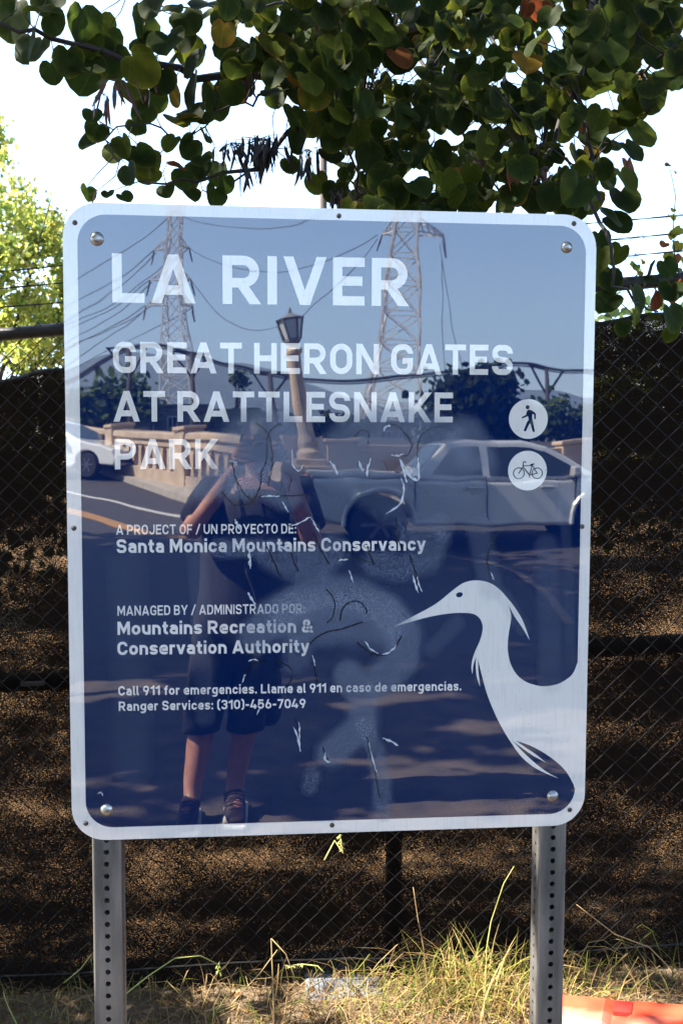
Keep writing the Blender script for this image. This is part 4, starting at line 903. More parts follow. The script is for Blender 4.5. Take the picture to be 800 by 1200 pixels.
for k in range(500):
    px = g.uniform(-200, 900); p = gpt(px, g.uniform(-.02, .6)); p.z += .01
    simple_leaf(sm, p, g.uniform(.008, .02), Vector((g.gauss(0, .5), g.gauss(0, .5), 1)), Vector((g.gauss(0, 1), g.gauss(0, 1), 0)), g.choice([(.20, .11, .05), (.14, .07, .03), (.30, .2, .1)]))
for k in range(420):
    px = g.gauss(560, 110) if g.random() < .65 else g.uniform(-100, 900); p = gpt(px, g.uniform(.0, .35)); az = g.uniform(0, 6.3); ln = g.uniform(.10, .34); hh = g.uniform(.02, .16)
    d = Vector((math.cos(az), math.sin(az)*.5, 0)); cv = Vector((-d.y, d.x, 0))*g.gauss(0, .05); c = g.choice(SC+GC); P = [p+d*ln*t+cv*t*t*4*(1 if t else 0)+Vector((0, 0, hh*4*t*(1-t)*g.uniform(.7, 1.2))) for t in (0, .2, .4, .6, .8, 1)]
    sm.tube(P, [.0011, .0011, .001, .0009, .0007, .0004], 3, False, col=c)
tag(sm.build('straw_litter', leaf_mat('straw', .15, .8, False)), kind='stuff', label='dry straw and leaf litter on the dirt at the fence foot')
# tall stalks
M_stalk = mat('green_stalk', (.30, .32, .06), (.38, .33, .12), 20, .6); M_dry = mat('dry_stalk', (.42, .29, .13), (.30, .19, .08), 20, .7)
for pts, m_, hd, lb in [([(147, 1165), (175, 1143), (205, 1123), (235, 1120), (255, 1130), (258, 1141)], M_stalk, 1, 'long green grass stalk arching to the right between the posts'), ([(110, 1115), (95, 1135), (75, 1152)], M_stalk, 0, 'short green stalk leaning out from the left post'), ([(240, 1185), (270, 1178), (305, 1140), (325, 1113)], M_dry, 0, 'dry straw coloured stalk bent near the middle of the fence foot'), ([(318, 1100), (335, 1118), (347, 1150)], M_dry, 0, 'thin dry stalk leaning against the dry bent one'),
        ([(380, 1140), (372, 1132), (355, 1130), (335, 1132)], M_stalk, 1, 'green seed head hanging beside the pale concrete slab'), ([(500, 1150), (496, 1110), (490, 1080), (484, 1040)], M_dry, 0, 'thin dry twig standing beside the middle fence post'), ([(570, 1110), (575, 1080), (590, 1035), (602, 1015)], M_stalk, 0, 'tall green blade standing left of the right post'), ([(800, 1150), (760, 1110), (720, 1095), (675, 1060)], M_dry, 0, 'long dry twig leaning right of the right post'), ([(20, 1200), (10, 1180), (4, 1162)], M_stalk, 0, 'short grass blade at the bottom left corner'), ([(380, 1008), (392, 985), (402, 1000), (398, 978)], M_stalk, 1, 'pale leafy sprig peeping out below the sign')]:
    d0 = .80; P = [at(x, y, d0+rg.uniform(-.02, .02)) for x, y in pts]
    if P[0].z > gz(P[0].x, d0)+.05 and hd == 0: P.insert(0, Vector((P[0].x+.01, d0+.03, gz(P[0].x, d0+.03))))
    Q = []
    for i in range(len(P)-1): Q += [P[i].lerp(P[i+1], k/3) for k in range(3)]
    Q.append(P[-1]); mb = MB(); mb.tube(Q, [.0022-.0012*k/len(Q) for k in range(len(Q))], 5)
    if hd:
        for k in range(26):
            q = Q[-1].lerp(Q[-4 if len(Q) > 4 else 0], g.random()); dv = Vector((g.gauss(0, 1), g.gauss(0, 1), g.gauss(-.6, .6))).normalized(); mb.tube([q, q+dv*.006, q+dv*.013], [.0005, .0018, .0003], 4)
    tag(mb.build('grass_stalk', m_, smooth=True), lb, 'stalk', 'tall stalks at the fence foot')
# pale slab under the fence
q0 = gpt(405, .02); sl_ = MB(); mslab = mat('pale_slab', (.13, .142, .165), (.06, .067, .08), 14, .85, 0, .003, 60)
sl_.box((0, 0, 0), (.25, .22, .035)); o = sl_.build('concrete_slab', mslab, None, (q0.x, q0.y+.035, q0.z+.010), bevel=.008); o.rotation_euler = (rad(14), rad(-5), FANG+rad(6)); tag(o, 'pale grey broken concrete slab lying under the fence between the posts', 'slab')

# orange plastic barrier at the lower right
def orange_mat():
    m, t, p, N, L = nodes('faded_orange_plastic')
    a = ramp(N, L, noise(N, L, 9, 5), [(.3, (.75, .10, .045)), (.7, (.62, .06, .03))])
    L(rgbmix(N, L, ramp(N, L, noise(N, L, 3, 5, .6, stretch=(.5, 1, 1)), [(.48, 0.0), (.62, .55)]), a, (.80, .36, .27)), p.inputs['Base Color']); p.inputs['Roughness'].default_value = .42; return m
M_orange = orange_mat()
bp = at(655, 1178, .36); be = at(812, 1160, .22)
bar = thing('traffic_barrier', 'faded orange plastic traffic barrier lying on the straw right of the right post', 'barrier', tuple(bp)); bar.rotation_euler = (0, math.atan2(be.z-bp.z, .28)*-.35, math.atan2(be.y-bp.y, be.x-bp.x))
ht = bp.z
mb = MB(); n_ = 15; L_ = 1.5; secs = []
prof = [(-.10, -ht), (-.095, -.06), (-.080, -.018), (-.05, 0), (.05, 0), (.080, -.018), (.095, -.06), (.10, -ht)]
xs_ = [-.03, 0, .11, .13, .165, .185, .30, .315, .45, .47, .7, .72, 1.0, 1.02, L_]; dip = [.012, 0, 0, -.012, -.012, 0, 0, .004, .004, 0, 0, -.012, -.012, 0, 0]
vs = [(x, y, z+(dd if abs(y) < .06 else 0)) for x, dd in zip(xs_, dip) for y, z in prof]; k = len(prof)
mb.add(vs, [(i*k+j, (i+1)*k+j, (i+1)*k+j+1, i*k+j+1) for i in range(len(xs_)-1) for j in range(k-1)]+[tuple(range(k)), tuple(range((len(xs_)-1)*k+k-1, (len(xs_)-1)*k-1, -1))])
mb.build('barrier_body', M_orange, bar, bevel=.006)

mb = MB(); mb.box((.155, .02, -.006), (.045, .05, .010)); mb.build('slot_recess', mat('deep_red', (.45, .03, .02), (.3, .02, .015), 20, .6), bar)
mb = MB(); zg = [(.30, .0), (.36, -.008), (.42, -.004), (.47, -.014), (.54, -.010), (.60, -.02), (.60, -.026), (.50, -.02), (.42, -.012), (.34, -.016)]; mb.add([(x, y+.02, .0066) for x, y in zg], [tuple(range(len(zg)))]); mb.build('crack', mat('crack_red', (.5, .03, .015), (.4, .02, .01), 20, .6), bar)

# ================================================================== WHAT THE SIGN MIRRORS: the street behind the photographer
# ---- person
pr = thing('person', 'photographer in dark t-shirt, dark shorts and trainers holding a camera to the face', 'person', tuple(mir_ground(255, 972)))
PO = Vector((pr.location.x, -2.12, 0)); pr.location = PO
def J(px, py, D): return mir(px, py, D)-PO
def skin(name, pts, edges, m, parent, sub=2, root=0):
    me = bpy.data.meshes.new(name); me.from_pydata([p for p, r in pts], edges, []); o = link(name, me, m, parent)
    md = o.modifiers.new('skin', 'SKIN'); md.use_smooth_shade = True
    for i, (p, r) in enumerate(pts):
        v = me.skin_vertices[0].data[i]; v.radius = (r, r) if not isinstance(r, tuple) else r; v.use_root = (i == root)
    s = o.modifiers.new('sub', 'SUBSURF'); s.levels = sub; s.render_levels = sub
    dg = bpy.context.evaluated_depsgraph_get(); ev = o.evaluated_get(dg); me2 = bpy.data.meshes.new_from_object(ev)
    o.modifiers.clear(); o.data = me2; me2.polygons.foreach_set('use_smooth', [True]*len(me2.polygons)); return o
hd = CAM-PO+Vector((.0, -.26, -.005))        # head centre, behind the camera
J_ = dict(pel=J(276, 742, 2.16), wai=J(288, 690, 2.16), che=J(297, 625, 2.17), up=J(300, 585, 2.18), nek=J(302, 560, 2.19), neh=hd+Vector((0, .0, -.09)),
          ls=J(251, 578, 2.17), rs=J(350, 578, 2.17), le=J(221, 628, 2.02), re=J(368, 640, 2.05), lw=CAM-PO+Vector((-.085, -.09, -.06)), rw=CAM-PO+Vector((.10, -.10, -.05)),
          lh=J(255, 752, 2.11), rh=J(298, 752, 2.13), lk=J(236, 862, 2.0), rk=J(287, 862, 2.05), la=J(226, 955, 1.93), ra=J(274, 955, 2.0))
for a in ('la', 'ra'): J_[a].z = .09
body = [(J_['pel'], (.15, .105)), (J_['wai'], (.145, .10)), (J_['che'], (.16, .11)), (J_['up'], (.13, .095)), (J_['nek'], .058), (J_['neh'], .055),
        (J_['ls'], .062), (J_['le'], .046), (J_['lw'], .030), (J_['rs'], .062), (J_['re'], .046), (J_['rw'], .030),
        (J_['lh'], .088), (J_['lk'], .058), (J_['lk'].lerp(J_['la'], .35)+Vector((0, -.015, 0)), .055), (J_['la'], .036), (J_['la']+Vector((-.02, .13, -.05)), .036),
        (J_['rh'], .088), (J_['rk'], .058), (J_['rk'].lerp(J_['ra'], .35)+Vector((0, -.015, 0)), .055), (J_['ra'], .036), (J_['ra']+Vector((.02, .13, -.05)), .036)]
skin('body', body, [(0, 1), (1, 2), (2, 3), (3, 4), (4, 5), (3, 6), (6, 7), (7, 8), (3, 9), (9, 10), (10, 11), (0, 12), (12, 13), (13, 14), (14, 15), (15, 16), (0, 17), (17, 18), (18, 19), (19, 20), (20, 21)], M_skin, pr)
# head with face
hb_ = bmesh.new(); bmesh.ops.create_uvsphere(hb_, u_segments=28, v_segments=20, radius=1)
for v in hb_.verts:
    x, y, z = v.co; jaw = 1-.28*max(0, -z)**1.3; nx2, ny2 = x*.076*jaw, y*.095*(1-.12*max(0, -z)); nz2 = z*.118
    if y > .2:
        a = math.exp(-((x*.076)**2/.00016+((z*.118+.012)**2)/.0006)); ny2 += .022*a                    # nose
        for sx_ in (-1, 1): ny2 -= .010*math.exp(-((x*.076-sx_*.031)**2/.00018+(z*.118-.012)**2/.00016))   # eye sockets
        ny2 += .006*math.exp(-((x*.076)**2/.0006+(z*.118+.058)**2/.0001))                            # lips
    v.co = (nx2, ny2, nz2)
for f in hb_.faces: f.smooth = True
me = bpy.data.meshes.new('head'); hb_.to_mesh(me); hb_.free(); head = link('head', me, M_skin, pr, hd)
for sx_ in (-1, 1):
    e = MB(); e.lathe([(.001, -.011), (.008, -.008), (.011, 0), (.008, .008), (.001, .011)], 12, (sx_*.031, .074, .012)); e.build('eye', mat('eye', (.6, .58, .55), (.05, .03, .02), 30, .1), head, smooth=True)
    e = MB(); e.lathe([(.004, -.03), (.016, -.02), (.020, 0), (.022, .018), (.012, .03), (.002, .032)], 12, (sx_*.079, -.01, -.005), Matrix.Scale(.35, 4, (1, 0, 0))); e.build('ear', M_skin, head, smooth=True)
hb_ = bmesh.new(); bmesh.ops.create_uvsphere(hb_, u_segments=32, v_segments=22, radius=1)
for v in hb_.verts: v.co = (v.co.x*.086, v.co.y*.106-.010, v.co.z*.125+.012)
bmesh.ops.delete(hb_, geom=[v for v in hb_.verts if v.co.z < -.03-.35*v.co.y or (v.co.y > .02 and v.co.z < .055)], context='VERTS')
for v in hb_.verts: v.co *= 1+.03*math.sin(v.co.x*160)*math.sin(v.co.z*140+v.co.y*90)
for f in hb_.faces: f.smooth = True
me = bpy.data.meshes.new('hair'); hb_.to_mesh(me); hb_.free(); link('hair', me, M_hair, head)
# clothes
ext = lambda a, b, k: J_[a].lerp(J_[b], k)
def oval(mb, secs, n=20, wob=0):           # stacked ellipses (centre, half width, half depth)
    vs = []
    for q, (c, a, b) in enumerate(secs):
        for k in range(n):
            t = 2*math.pi*k/n; m_ = 1+wob*math.sin(5*t+q*1.3); vs.append(Vector(c)+Vector((a*m_*math.cos(t), b*m_*math.sin(t), 0)))
    m_ = len(secs); mb.add(vs, [(q*n+k, q*n+(k+1) % n, (q+1)*n+(k+1) % n, (q+1)*n+k) for q in range(m_-1) for k in range(n)]+[tuple(range(n-1, -1, -1)), tuple(range((m_-1)*n, m_*n))])
def limb_tube(mb, secs, n=18):
    mb.tube([c for c, r in secs], [r for c, r in secs], n)
mb = MB(); pe, wa, ch_, up = J_['pel'], J_['wai'], J_['che'], J_['up']
oval(mb, [(pe+Vector((.012, 0, -.12)), .205, .150), (pe+Vector((.012, 0, -.135)), .215, .160), (pe+Vector((.01, 0, -.02)), .212, .155), (wa+Vector((.006, 0, 0)), .205, .148), (wa.lerp(ch_, .5), .212, .148), (ch_, .222, .148), (ch_.lerp(up, .6), .222, .140), (up+Vector((0, 0, .015)), .205, .122), (up+Vector((0, 0, .05)), .150, .10), (J_['nek']+Vector((0, 0, -.02)), .078, .075), (J_['nek']+Vector((0, 0, -.012)), .066, .064)], 28, .012)
for a, b in (('ls', 'le'), ('rs', 're')):
    limb_tube(mb, [(J_[a].lerp(up, .35), .085), (J_[a], .086), (ext(a, b, .3), .082), (ext(a, b, .66), .078), (ext(a, b, .655), .068), (ext(a, b, .5), .064)])
mb.build('t_shirt', M_shirt, pr, smooth=True)
mb = MB(); pe = J_['pel']
oval(mb, [(pe+Vector((0, 0, -.11)), .155, .115), (pe+Vector((0, 0, -.03)), .182, .128), (pe+Vector((0, 0, .05)), .178, .122), (pe+Vector((0, 0, .12)), .165, .112)])
for a, b, sx_ in (('lh', 'lk', -1), ('rh', 'rk', 1)):
    oval(mb, [(ext(a, b, -.12), .085, .10), (ext(a, b, .05)+Vector((sx_*.006, 0, 0)), .108, .118), (ext(a, b, .4)+Vector((sx_*.008, 0, 0)), .096, .104), (ext(a, b, .75)+Vector((sx_*.006, 0, 0)), .086, .094), (ext(a, b, .93)+Vector((sx_*.004, 0, 0)), .083, .092), (ext(a, b, .925), .074, .082), (ext(a, b, .8), .07, .075)], 20, .022)
mb.build('shorts', M_shorts, pr, smooth=True)
for a, sx_ in (('la', -.02), ('ra', .02)):
    c = J_[a]; skin('shoe', [(c+Vector((0, -.05, -.035)), (.040, .042)), (c+Vector((0, .03, -.03)), (.044, .046)), (c+Vector((sx_*.6, .11, -.048)), (.046, .034)), (c+Vector((sx_, .19, -.06)), (.036, .022)), (c+Vector((0, -.015, .02)), .046)], [(0, 1), (1, 2), (2, 3), (1, 4)], M_shoe, pr)
    s_ = MB(); s_.box((c.x+sx_*.5, c.y+.06, .013), (.098, .29, .026)); s_.build('shoe_sole', M_sole, pr, bevel=.012)
    s_ = MB()
    for q in range(4): s_.tube([(c.x-.03+sx_*.3, c.y+.06+q*.022, c.z+.012-q*.007), (c.x+sx_*.3, c.y+.06+q*.022, c.z+.022-q*.008), (c.x+.03+sx_*.3, c.y+.06+q*.022, c.z+.012-q*.007)], .0028, 5)
    s_.build('shoe_lace', M_shoe, pr)
# hands round the camera
CB = CAM-PO+Vector((0, -.085, -.005))
def hand(wr, palm, side, parent):
    wr, palm = Vector(wr), Vector(palm); pts = [(wr, .027), (wr.lerp(palm, .55), (.034, .022)), (palm, (.038, .020))]; ed = [(0, 1), (1, 2)]
    for k in range(4):
        b = palm+Vector((-side*.0, .012, .030-.020*k)); ln = (.9, 1.0, .94, .74)[k]
        c = [b+Vector((side*-.008, .022*ln, .002)), b+Vector((side*-.030, .030*ln, .002)), b+Vector((side*-.052*ln, .024, 0))]
        i0 = len(pts); pts += [(c[0], .0098), (c[1], .009), (c[2], .0078)]; ed += [(2, i0), (i0, i0+1), (i0+1, i0+2)]
    i0 = len(pts); pts += [(palm+Vector((-side*.012, -.022, -.018)), .0115), (palm+Vector((-side*.034, -.034, -.004)), .0105), (palm+Vector((-side*.052, -.034, .010)), .009)]; ed += [(1, i0), (i0, i0+1), (i0+1, i0+2)]
    return skin('hand', pts, ed, M_skin, parent)
hand(J_['rw'], CB+Vector((.082, .0, -.006)), 1, pr); hand(J_['lw'], CB+Vector((-.082, .0, -.010)), -1, pr)
cm = thing('camera', 'black camera with strap held up to the face of the photographer mirrored in the sign', 'camera', tuple(PO+CB))
mb = MB(); mb.box((0, 0, 0), (.135, .052, .085)); mb.box((0, .004, .052), (.055, .05, .022)); mb.build('camera_body', M_plastic, cm, bevel=.008)
mb = MB(); mb.lathe([(.034, .024), (.036, .03), (.036, .066), (.033, .070), (.030, .070), (.029, .062), (.001, .060)], 24, (0, 0, .002), Matrix.Rotation(rad(-90), 4, 'X')); mb.build('lens', M_plastic, cm, smooth=True)
mb = MB(); mb.tube([(-.068, 0, .02), (-.10, -.06, -.10), (-.06, .0, -.30), (.0, .03, -.36), (.07, .0, -.30), (.11, -.06, -.1), (.068, 0, .02)], .004, 6); mb.build('strap', M_bag, cm)
bgp = J(312, 815, 2.12)+PO; bg_ = thing('shoulder_bag', 'round black shoulder bag hanging at the hip of the photographer mirrored in the sign', 'bag', tuple(bgp))
mb = MB(); mb.box((0, 0, 0), (.13, .13, .27)); mb.build('bag_body', M_bag, bg_, bevel=.05, seg=4)
mb = MB(); a = J_['ls']+PO-bgp; mb.tube([(0, .03, .12), (.0, .10, .32), (-.08, .125, .55), tuple(a.lerp(Vector((-.05, .1, .6)), .3)+Vector((.06, .06, .06))), tuple(a+Vector((.06, -.0, .085)))], .011, 6); mb.build('bag_strap', M_bag, bg_)

# ---- vehicles
def prism(poly, y0, y1, inset=0):             # side profile (x, z) between two widths; the top narrows by inset
    zlo = min(z for x, z in poly); zhi = max(z for x, z in poly); mb = MB(); n = len(poly); vs = []
    for sgn in (-1, 1):
        for x, z in poly: vs.append((x, sgn*(y1-(inset*(z-zlo)/(zhi-zlo) if zhi > zlo else 0)), z))
    fs = [tuple(range(n)), tuple(range(2*n-1, n-1, -1))]+[(i, n+i, n+(i+1) % n, (i+1) % n) for i in range(n)]
    mb.add(vs, fs); return mb
def arch(cx, r, z0, n=10): return [(cx-r*math.cos(math.pi*k/n), z0+r*math.sin(math.pi*k/n)) for k in range(n+1)]
def wheel(root, x, y, r, wdt):
    t_ = MB(); Mx = Matrix.Rotation(rad(90), 4, 'X'); s = 1 if y > 0 else -1
    t_.lathe([(r*.62, -wdt/2), (r*.94, -wdt/2), (r, -wdt*.3), (r, wdt*.3), (r*.94, wdt/2), (r*.62, wdt/2)], 28, (x, y, r), Mx); w_ = t_.build('tyre', M_tyre, root, smooth=False)
    t_ = MB(); t_.lathe([(r*.63, -wdt*.46), (r*.63, wdt*.46)], 24, (x, y, r), Mx); t_.lathe([(r*.16, -wdt*.52), (r*.16, wdt*.52)], 14, (x, y, r), Mx)
    for k in range(6): t_.box((x+math.cos(k*math.pi/3)*r*.36, y+s*wdt*.48, r+math.sin(k*math.pi/3)*r*.36), (r*.5, .03, r*.13), Matrix.Rotation(-k*math.pi/3, 3, 'Y'))
    t_.build('rim', M_rim, w_)
def vehicle(name, label, cat, low, green, wins, wheels, hw, m, loc, rz, lights, handles, mirror_, bed=None, sill=None):
    root = thing(name, label, cat, loc, rz)
    prism(low, -hw, hw, .03).build('body', m, root, bevel=.05, seg=3)
    gz_ = prism(green, -hw, hw*.97, .17); gz_.build('cab', m, root, bevel=.05, seg=3)
    zlo = min(z for x, z in green); zhi = max(z for x, z in green)
    for poly in wins:
        for sgn in (-1, 1):
            mb = MB(); vs = [(x, sgn*(hw*.97-.17*(z-zlo)/(zhi-zlo)+.006), z) for x, z in poly]; vs += [(x, y-sgn*.02, z) for x, y, z in vs]; n = len(poly)
            mb.add(vs, [tuple(range(n)), tuple(range(2*n-1, n-1, -1))]+[(i, n+i, n+(i+1) % n, (i+1) % n) for i in range(n)]); mb.build('window', M_glassdk, root)
    # windscreen and back glass lie on the sloping ends of the cab
    for i, j in mirror_['glass']:
        (xa, za), (xb, zb_) = green[i], green[j]; d = Vector((xb-xa, 0, zb_-za)); nrm = Vector((d.z, 0, -d.x)).normalized()*(.012)
        if nrm.x*(1 if xa > 2 else -1) < 0: nrm = -nrm
        a_, b_ = .08, .92; mb = MB(); vs = []
        for t in (a_, b_):
            x, z = xa+d.x*t, za+d.z*t; y = hw*.97-.17*(z-zlo)/(zhi-zlo)-.10; vs += [(x+nrm.x, -y, z+nrm.z), (x+nrm.x, y, z+nrm.z)]
        mb.add(vs, [(0, 1, 3, 2)]); mb.build('windscreen', M_glassdk, root)
    for x, r in wheels:
        for sgn in (-1, 1): wheel(root, x, sgn*(hw-.11), r, .22)
    for x, y, z, sx, sy, sz, kind in lights:
        for sgn in (-1, 1):
            mb = MB(); mb.box((x, sgn*y, z), (sx, sy, sz)); mb.build('headlight' if kind == 'h' else 'tail_light', M_lamp if kind == 'h' else M_red, root, bevel=.015)
    for x, z in handles:
        for sgn in (-1, 1):
            mb = MB(); mb.box((x, sgn*(hw-.005), z), (.20, .05, .035)); mb.build('door_handle', m, root, bevel=.01)
    for sgn in (-1, 1):
        mb = MB(); mb.box((mirror_['x'], sgn*(hw+.05), mirror_['z']), (.12, .22, .16)); mb.build('wing_mirror', m, root, bevel=.03)
    for x in mirror_['bumper']:
        mb = MB(); mb.box((x, 0, .48), (.16, hw*1.9, .2)); mb.build('bumper', M_plastic, root, bevel=.05)
    for x in mirror_['seams']:
        for sgn in (-1, 1):
            mb = MB(); mb.box((x, sgn*(hw-.010), .74), (.012, .03, .62)); mb.build('door_seam', M_plastic, root)
    return root
tz = mir(440, 643, 11.4)
DT = 11.1+.9
low = [(0.02, .50), (0.0, .98), (1.38, 1.0), (1.41, .98), (4.0, 1.0), (4.25, 1.0), (4.9, .93), (5.15, .80), (5.2, .45), (5.0, .34)]+[(x, z) for x, z in reversed(arch(4.22, .46, .36))]+[(3.6, .33), (1.5, .33)]+[(x, z) for x, z in reversed(arch(.98, .46, .36))]+[(.3, .40)]
green = [(1.44, .97), (1.56, 1.14), (1.94, 1.50), (2.25, 1.575), (3.05, 1.575), (3.36, 1.51), (4.22, 1.0)]
wins = [[(1.74, 1.06), (2.02, 1.43), (2.42, 1.49), (2.44, 1.05)], [(2.56, 1.05), (2.54, 1.49), (3.14, 1.48), (3.34, 1.42), (3.92, 1.05)]]
rear_x = mir(362, 600, DT-.9).x
vehicle('pickup_truck', 'silver double cab pickup truck mirrored at the right half of the sign', 'pickup truck', low, green, wins, [(.98, .385), (4.22, .385)], .91, M_silver, (rear_x, -DT, gz(0, -DT+.9)), 0,
        [(5.12, .68, .78, .14, .34, .16, 'h'), (.02, .78, .85, .08, .2, .3, 't')], [(2.32, .88), (3.35, .88)], dict(x=3.75, z=1.1, glass=[(6, 5), (1, 2)], bumper=[0.0, 5.18], seams=[1.46, 2.49, 3.80]))
tk_ = [o for o in bpy.data.objects if o.name == 'pickup_truck'][0]
mb = MB(); mb.box((.72, 0, 1.003), (1.26, 1.50, .012)); mb.build('cargo_bed', M_plastic, tk_)
for sgn in (-1, 1):
    mb = MB(); mb.box((.71, sgn*.80, 1.035), (1.38, .10, .07)); mb.build('bed_rail', M_silver, tk_, bevel=.02)
    for xw in (.98, 4.22):
        mb = MB(); ar = [(xw-.50*math.cos(math.pi*k/12), .36+.50*math.sin(math.pi*k/12)) for k in range(13)]; mb.tube([(x, sgn*.905, z) for x, z in ar], .035, 6); mb.build('wheel_arch_flare', M_silver, tk_)
mb = MB(); mb.box((.015, 0, .80), (.06, 1.5, .40)); mb.build('tailgate', M_silver, tk_, bevel=.02)
low2 = [(0, .55), (.05, .88), (.6, .98), (3.3, .98), (4.0, .86), (4.4, .72), (4.5, .5), (4.42, .3)]+[(x, z) for x, z in reversed(arch(3.62, .38, .32))]+[(3.1, .24), (1.3, .24)]+[(x, z) for x, z in reversed(arch(.88, .38, .32))]+[(.2, .3)]
green2 = [(.35, .96), (.75, 1.3), (1.2, 1.44), (1.9, 1.47), (2.4, 1.40), (3.35, .97)]
wins2 = [[(.75, 1.03), (1.05, 1.34), (1.72, 1.40), (1.72, 1.03)], [(1.80, 1.03), (1.80, 1.40), (2.3, 1.34), (2.95, 1.03)]]
wc = mir_ground(105, 563)
vehicle('white_car', 'white car turning off the bridge, mirrored at the left edge of the sign', 'car', low2, green2, wins2, [(.88, .32), (3.62, .32)], .88, M_carwhite, (wc.x-3.62*math.cos(rad(26))+.77*math.sin(rad(26)), wc.y-3.62*math.sin(rad(26))-.77*math.cos(rad(26)), gz(0, wc.y-.8)+.02), rad(26),
        [(4.28, .66, .70, .3, .34, .12, 'h'), (.06, .70, .8, .1, .3, .14, 't')], [(1.6, .85), (2.6, .85)], dict(x=2.85, z=1.02, glass=[(5, 4), (0, 1)], bumper=[4.46, .03], seams=[1.76, 2.95]))

# ---- bridge parapet with lamp
def parapet(name, label, a, b, parent_label_group):
    a, b = Vector(a), Vector(b); L2 = Vector((b.x-a.x, b.y-a.y)); n = int(L2.length/.42); ang = math.atan2(L2.y, L2.x)
    root = thing(name, label, 'parapet', (a.x, a.y, 0), ang, parent_label_group); H = 1.12
    def zz(u): p = a+Vector((L2.x, L2.y, 0))*(u/L2.length); return gz(p.x, p.y)+.14
    def beam(z0, z1, hw):
        m2 = MB(); vs = []; us = [L2.length*k/12 for k in range(13)]
        for u in us:
            z = zz(u); vs += [(u, -hw, z+z0), (u, hw, z+z0), (u, hw, z+z1), (u, -hw, z+z1)]
        m2.add(vs, [(4*i+j, 4*i+(j+1) % 4, 4*i+4+(j+1) % 4, 4*i+4+j) for i in range(12) for j in range(4)]+[(3, 2, 1, 0), (48, 49, 50, 51)]); return m2
    beam(-.1, .26, .22).build('plinth', M_conc, root); beam(.84, .98, .15).build('lintel', M_conc, root); beam(.983, H, .21).build('coping', M_conc, root, bevel=.02)
    for k in range(n+1):
        u = L2.length*k/n; z = zz(u); m2 = MB()
        if k % 10 == 0:
            m2.box((u, 0, z+.55), (.55, .50, 1.26)); m2.box((u, 0, z+1.215), (.64, .58, .08)); m2.build('pier', M_conc, root, bevel=.02)
        else:
            vs = []
            prof_ = [(.10, .24), (.10, .30), (.07, .36), (.075, .55), (.085, .72), (.13, .80), (.19, .86)]
            for hw_, q in prof_: vs += [(u-hw_, -.11, z+q), (u+hw_, -.11, z+q), (u+hw_, .11, z+q), (u-hw_, .11, z+q)]
            m2.add(vs, [(4*i+j, 4*i+(j+1) % 4, 4*i+4+(j+1) % 4, 4*i+4+j) for i in range(len(prof_)-1) for j in range(4)]); m2.build('baluster', M_conc, root)
    return root
a0 = Vector((LP.x, LP.y, 0))+Vector((-.4, -.45, 0))
dirb = Vector((RB.x-a0.x, RB.y-a0.y, 0)).normalized()
parapet('bridge_parapet', 'sunlit tan concrete balustrade running away over the bridge at the left of the lamp', a0, a0+dirb*17, 'bridge balustrades')
parapet('bridge_parapet', 'tan concrete balustrade behind the silver pickup truck', Vector((LP.x+.6, LP.y, 0)), Vector((LP.x+12, LP.y-.3, 0)), 'bridge balustrades')
lampg = gz(0, LP.y)+.13
lp = thing('street_lamp', 'ornate lamp on a fluted tan concrete column at the end of the balustrade', 'street lamp', (LP.x, LP.y, lampg))
kz = (14.9+1.9)/F
def lz(py): return mir(350, py, 14.9).z-lampg
mb = MB(); zt2 = lz(548)
mb.box((0, 0, .2), (.95, .95, .44)); mb.box((0, 0, (zt2+.4)/2), (.78, .78, zt2-.42)); mb.box((0, 0, zt2-.04), (.95, .95, .12)); mb.box((0, 0, zt2+.08), (.62, .62, .13)); mb.box((0, .40, zt2*.55), (.42, .03, zt2*.45)); mb.build('pedestal', M_conc, lp, bevel=.03)
z0c, z1c = zt2+.14, lz(404); shft = MB()
tilt = Matrix.Rotation(rad(-8.0), 4, 'Y')
prof = [(.25, 0), (.25, .12), (.19, .2), (.20, .3), (.165, .45), (.155, (z1c-z0c)*.5), (.115, (z1c-z0c)*.9), (.15, (z1c-z0c)*.92), (.15, (z1c-z0c)*.95), (.10, (z1c-z0c)*.97), (.11, z1c-z0c)]
shft.lathe(prof, 16, (0, 0, z0c), tilt); shft.build('column', M_conc, lp)
tp = tilt @ Vector((0, 0, z1c-z0c))+Vector((0, 0, z0c)); hL = (lz(365)-lz(398))*.92
mb = MB(); mb.lathe([(.06, 0), (.12, .03), (.15, .08), (.15, .12), (.10, .13)], 6, tp, tilt); mb.lathe([(.25, .16+hL*.68), (.265, .19+hL*.68), (.17, .16+hL*.82), (.08, .16+hL*.9), (.04, .14+hL), (.03, .18+hL), (.01, .24+hL)], 6, tp, tilt)
for k in range(6):
    a_ = k*math.pi/3; mb.tube([tp+(tilt @ Vector((.15*math.cos(a_), .15*math.sin(a_), .10))), tp+(tilt @ Vector((.235*math.cos(a_), .235*math.sin(a_), .17+hL*.68)))], .022, 5)
mb.build('lantern_frame', mat('lamp_bronze', (.26, .27, .265), (.17, .18, .175), 10, .5, .3), lp)
mb = MB(); mb.lathe([(.135, .12), (.215, .155+hL*.68)], 6, tp, tilt); mb.build('lantern_glass', mat('frosted_glass', (.70, .73, .73), (.62, .65, .66), 5, .3), lp)

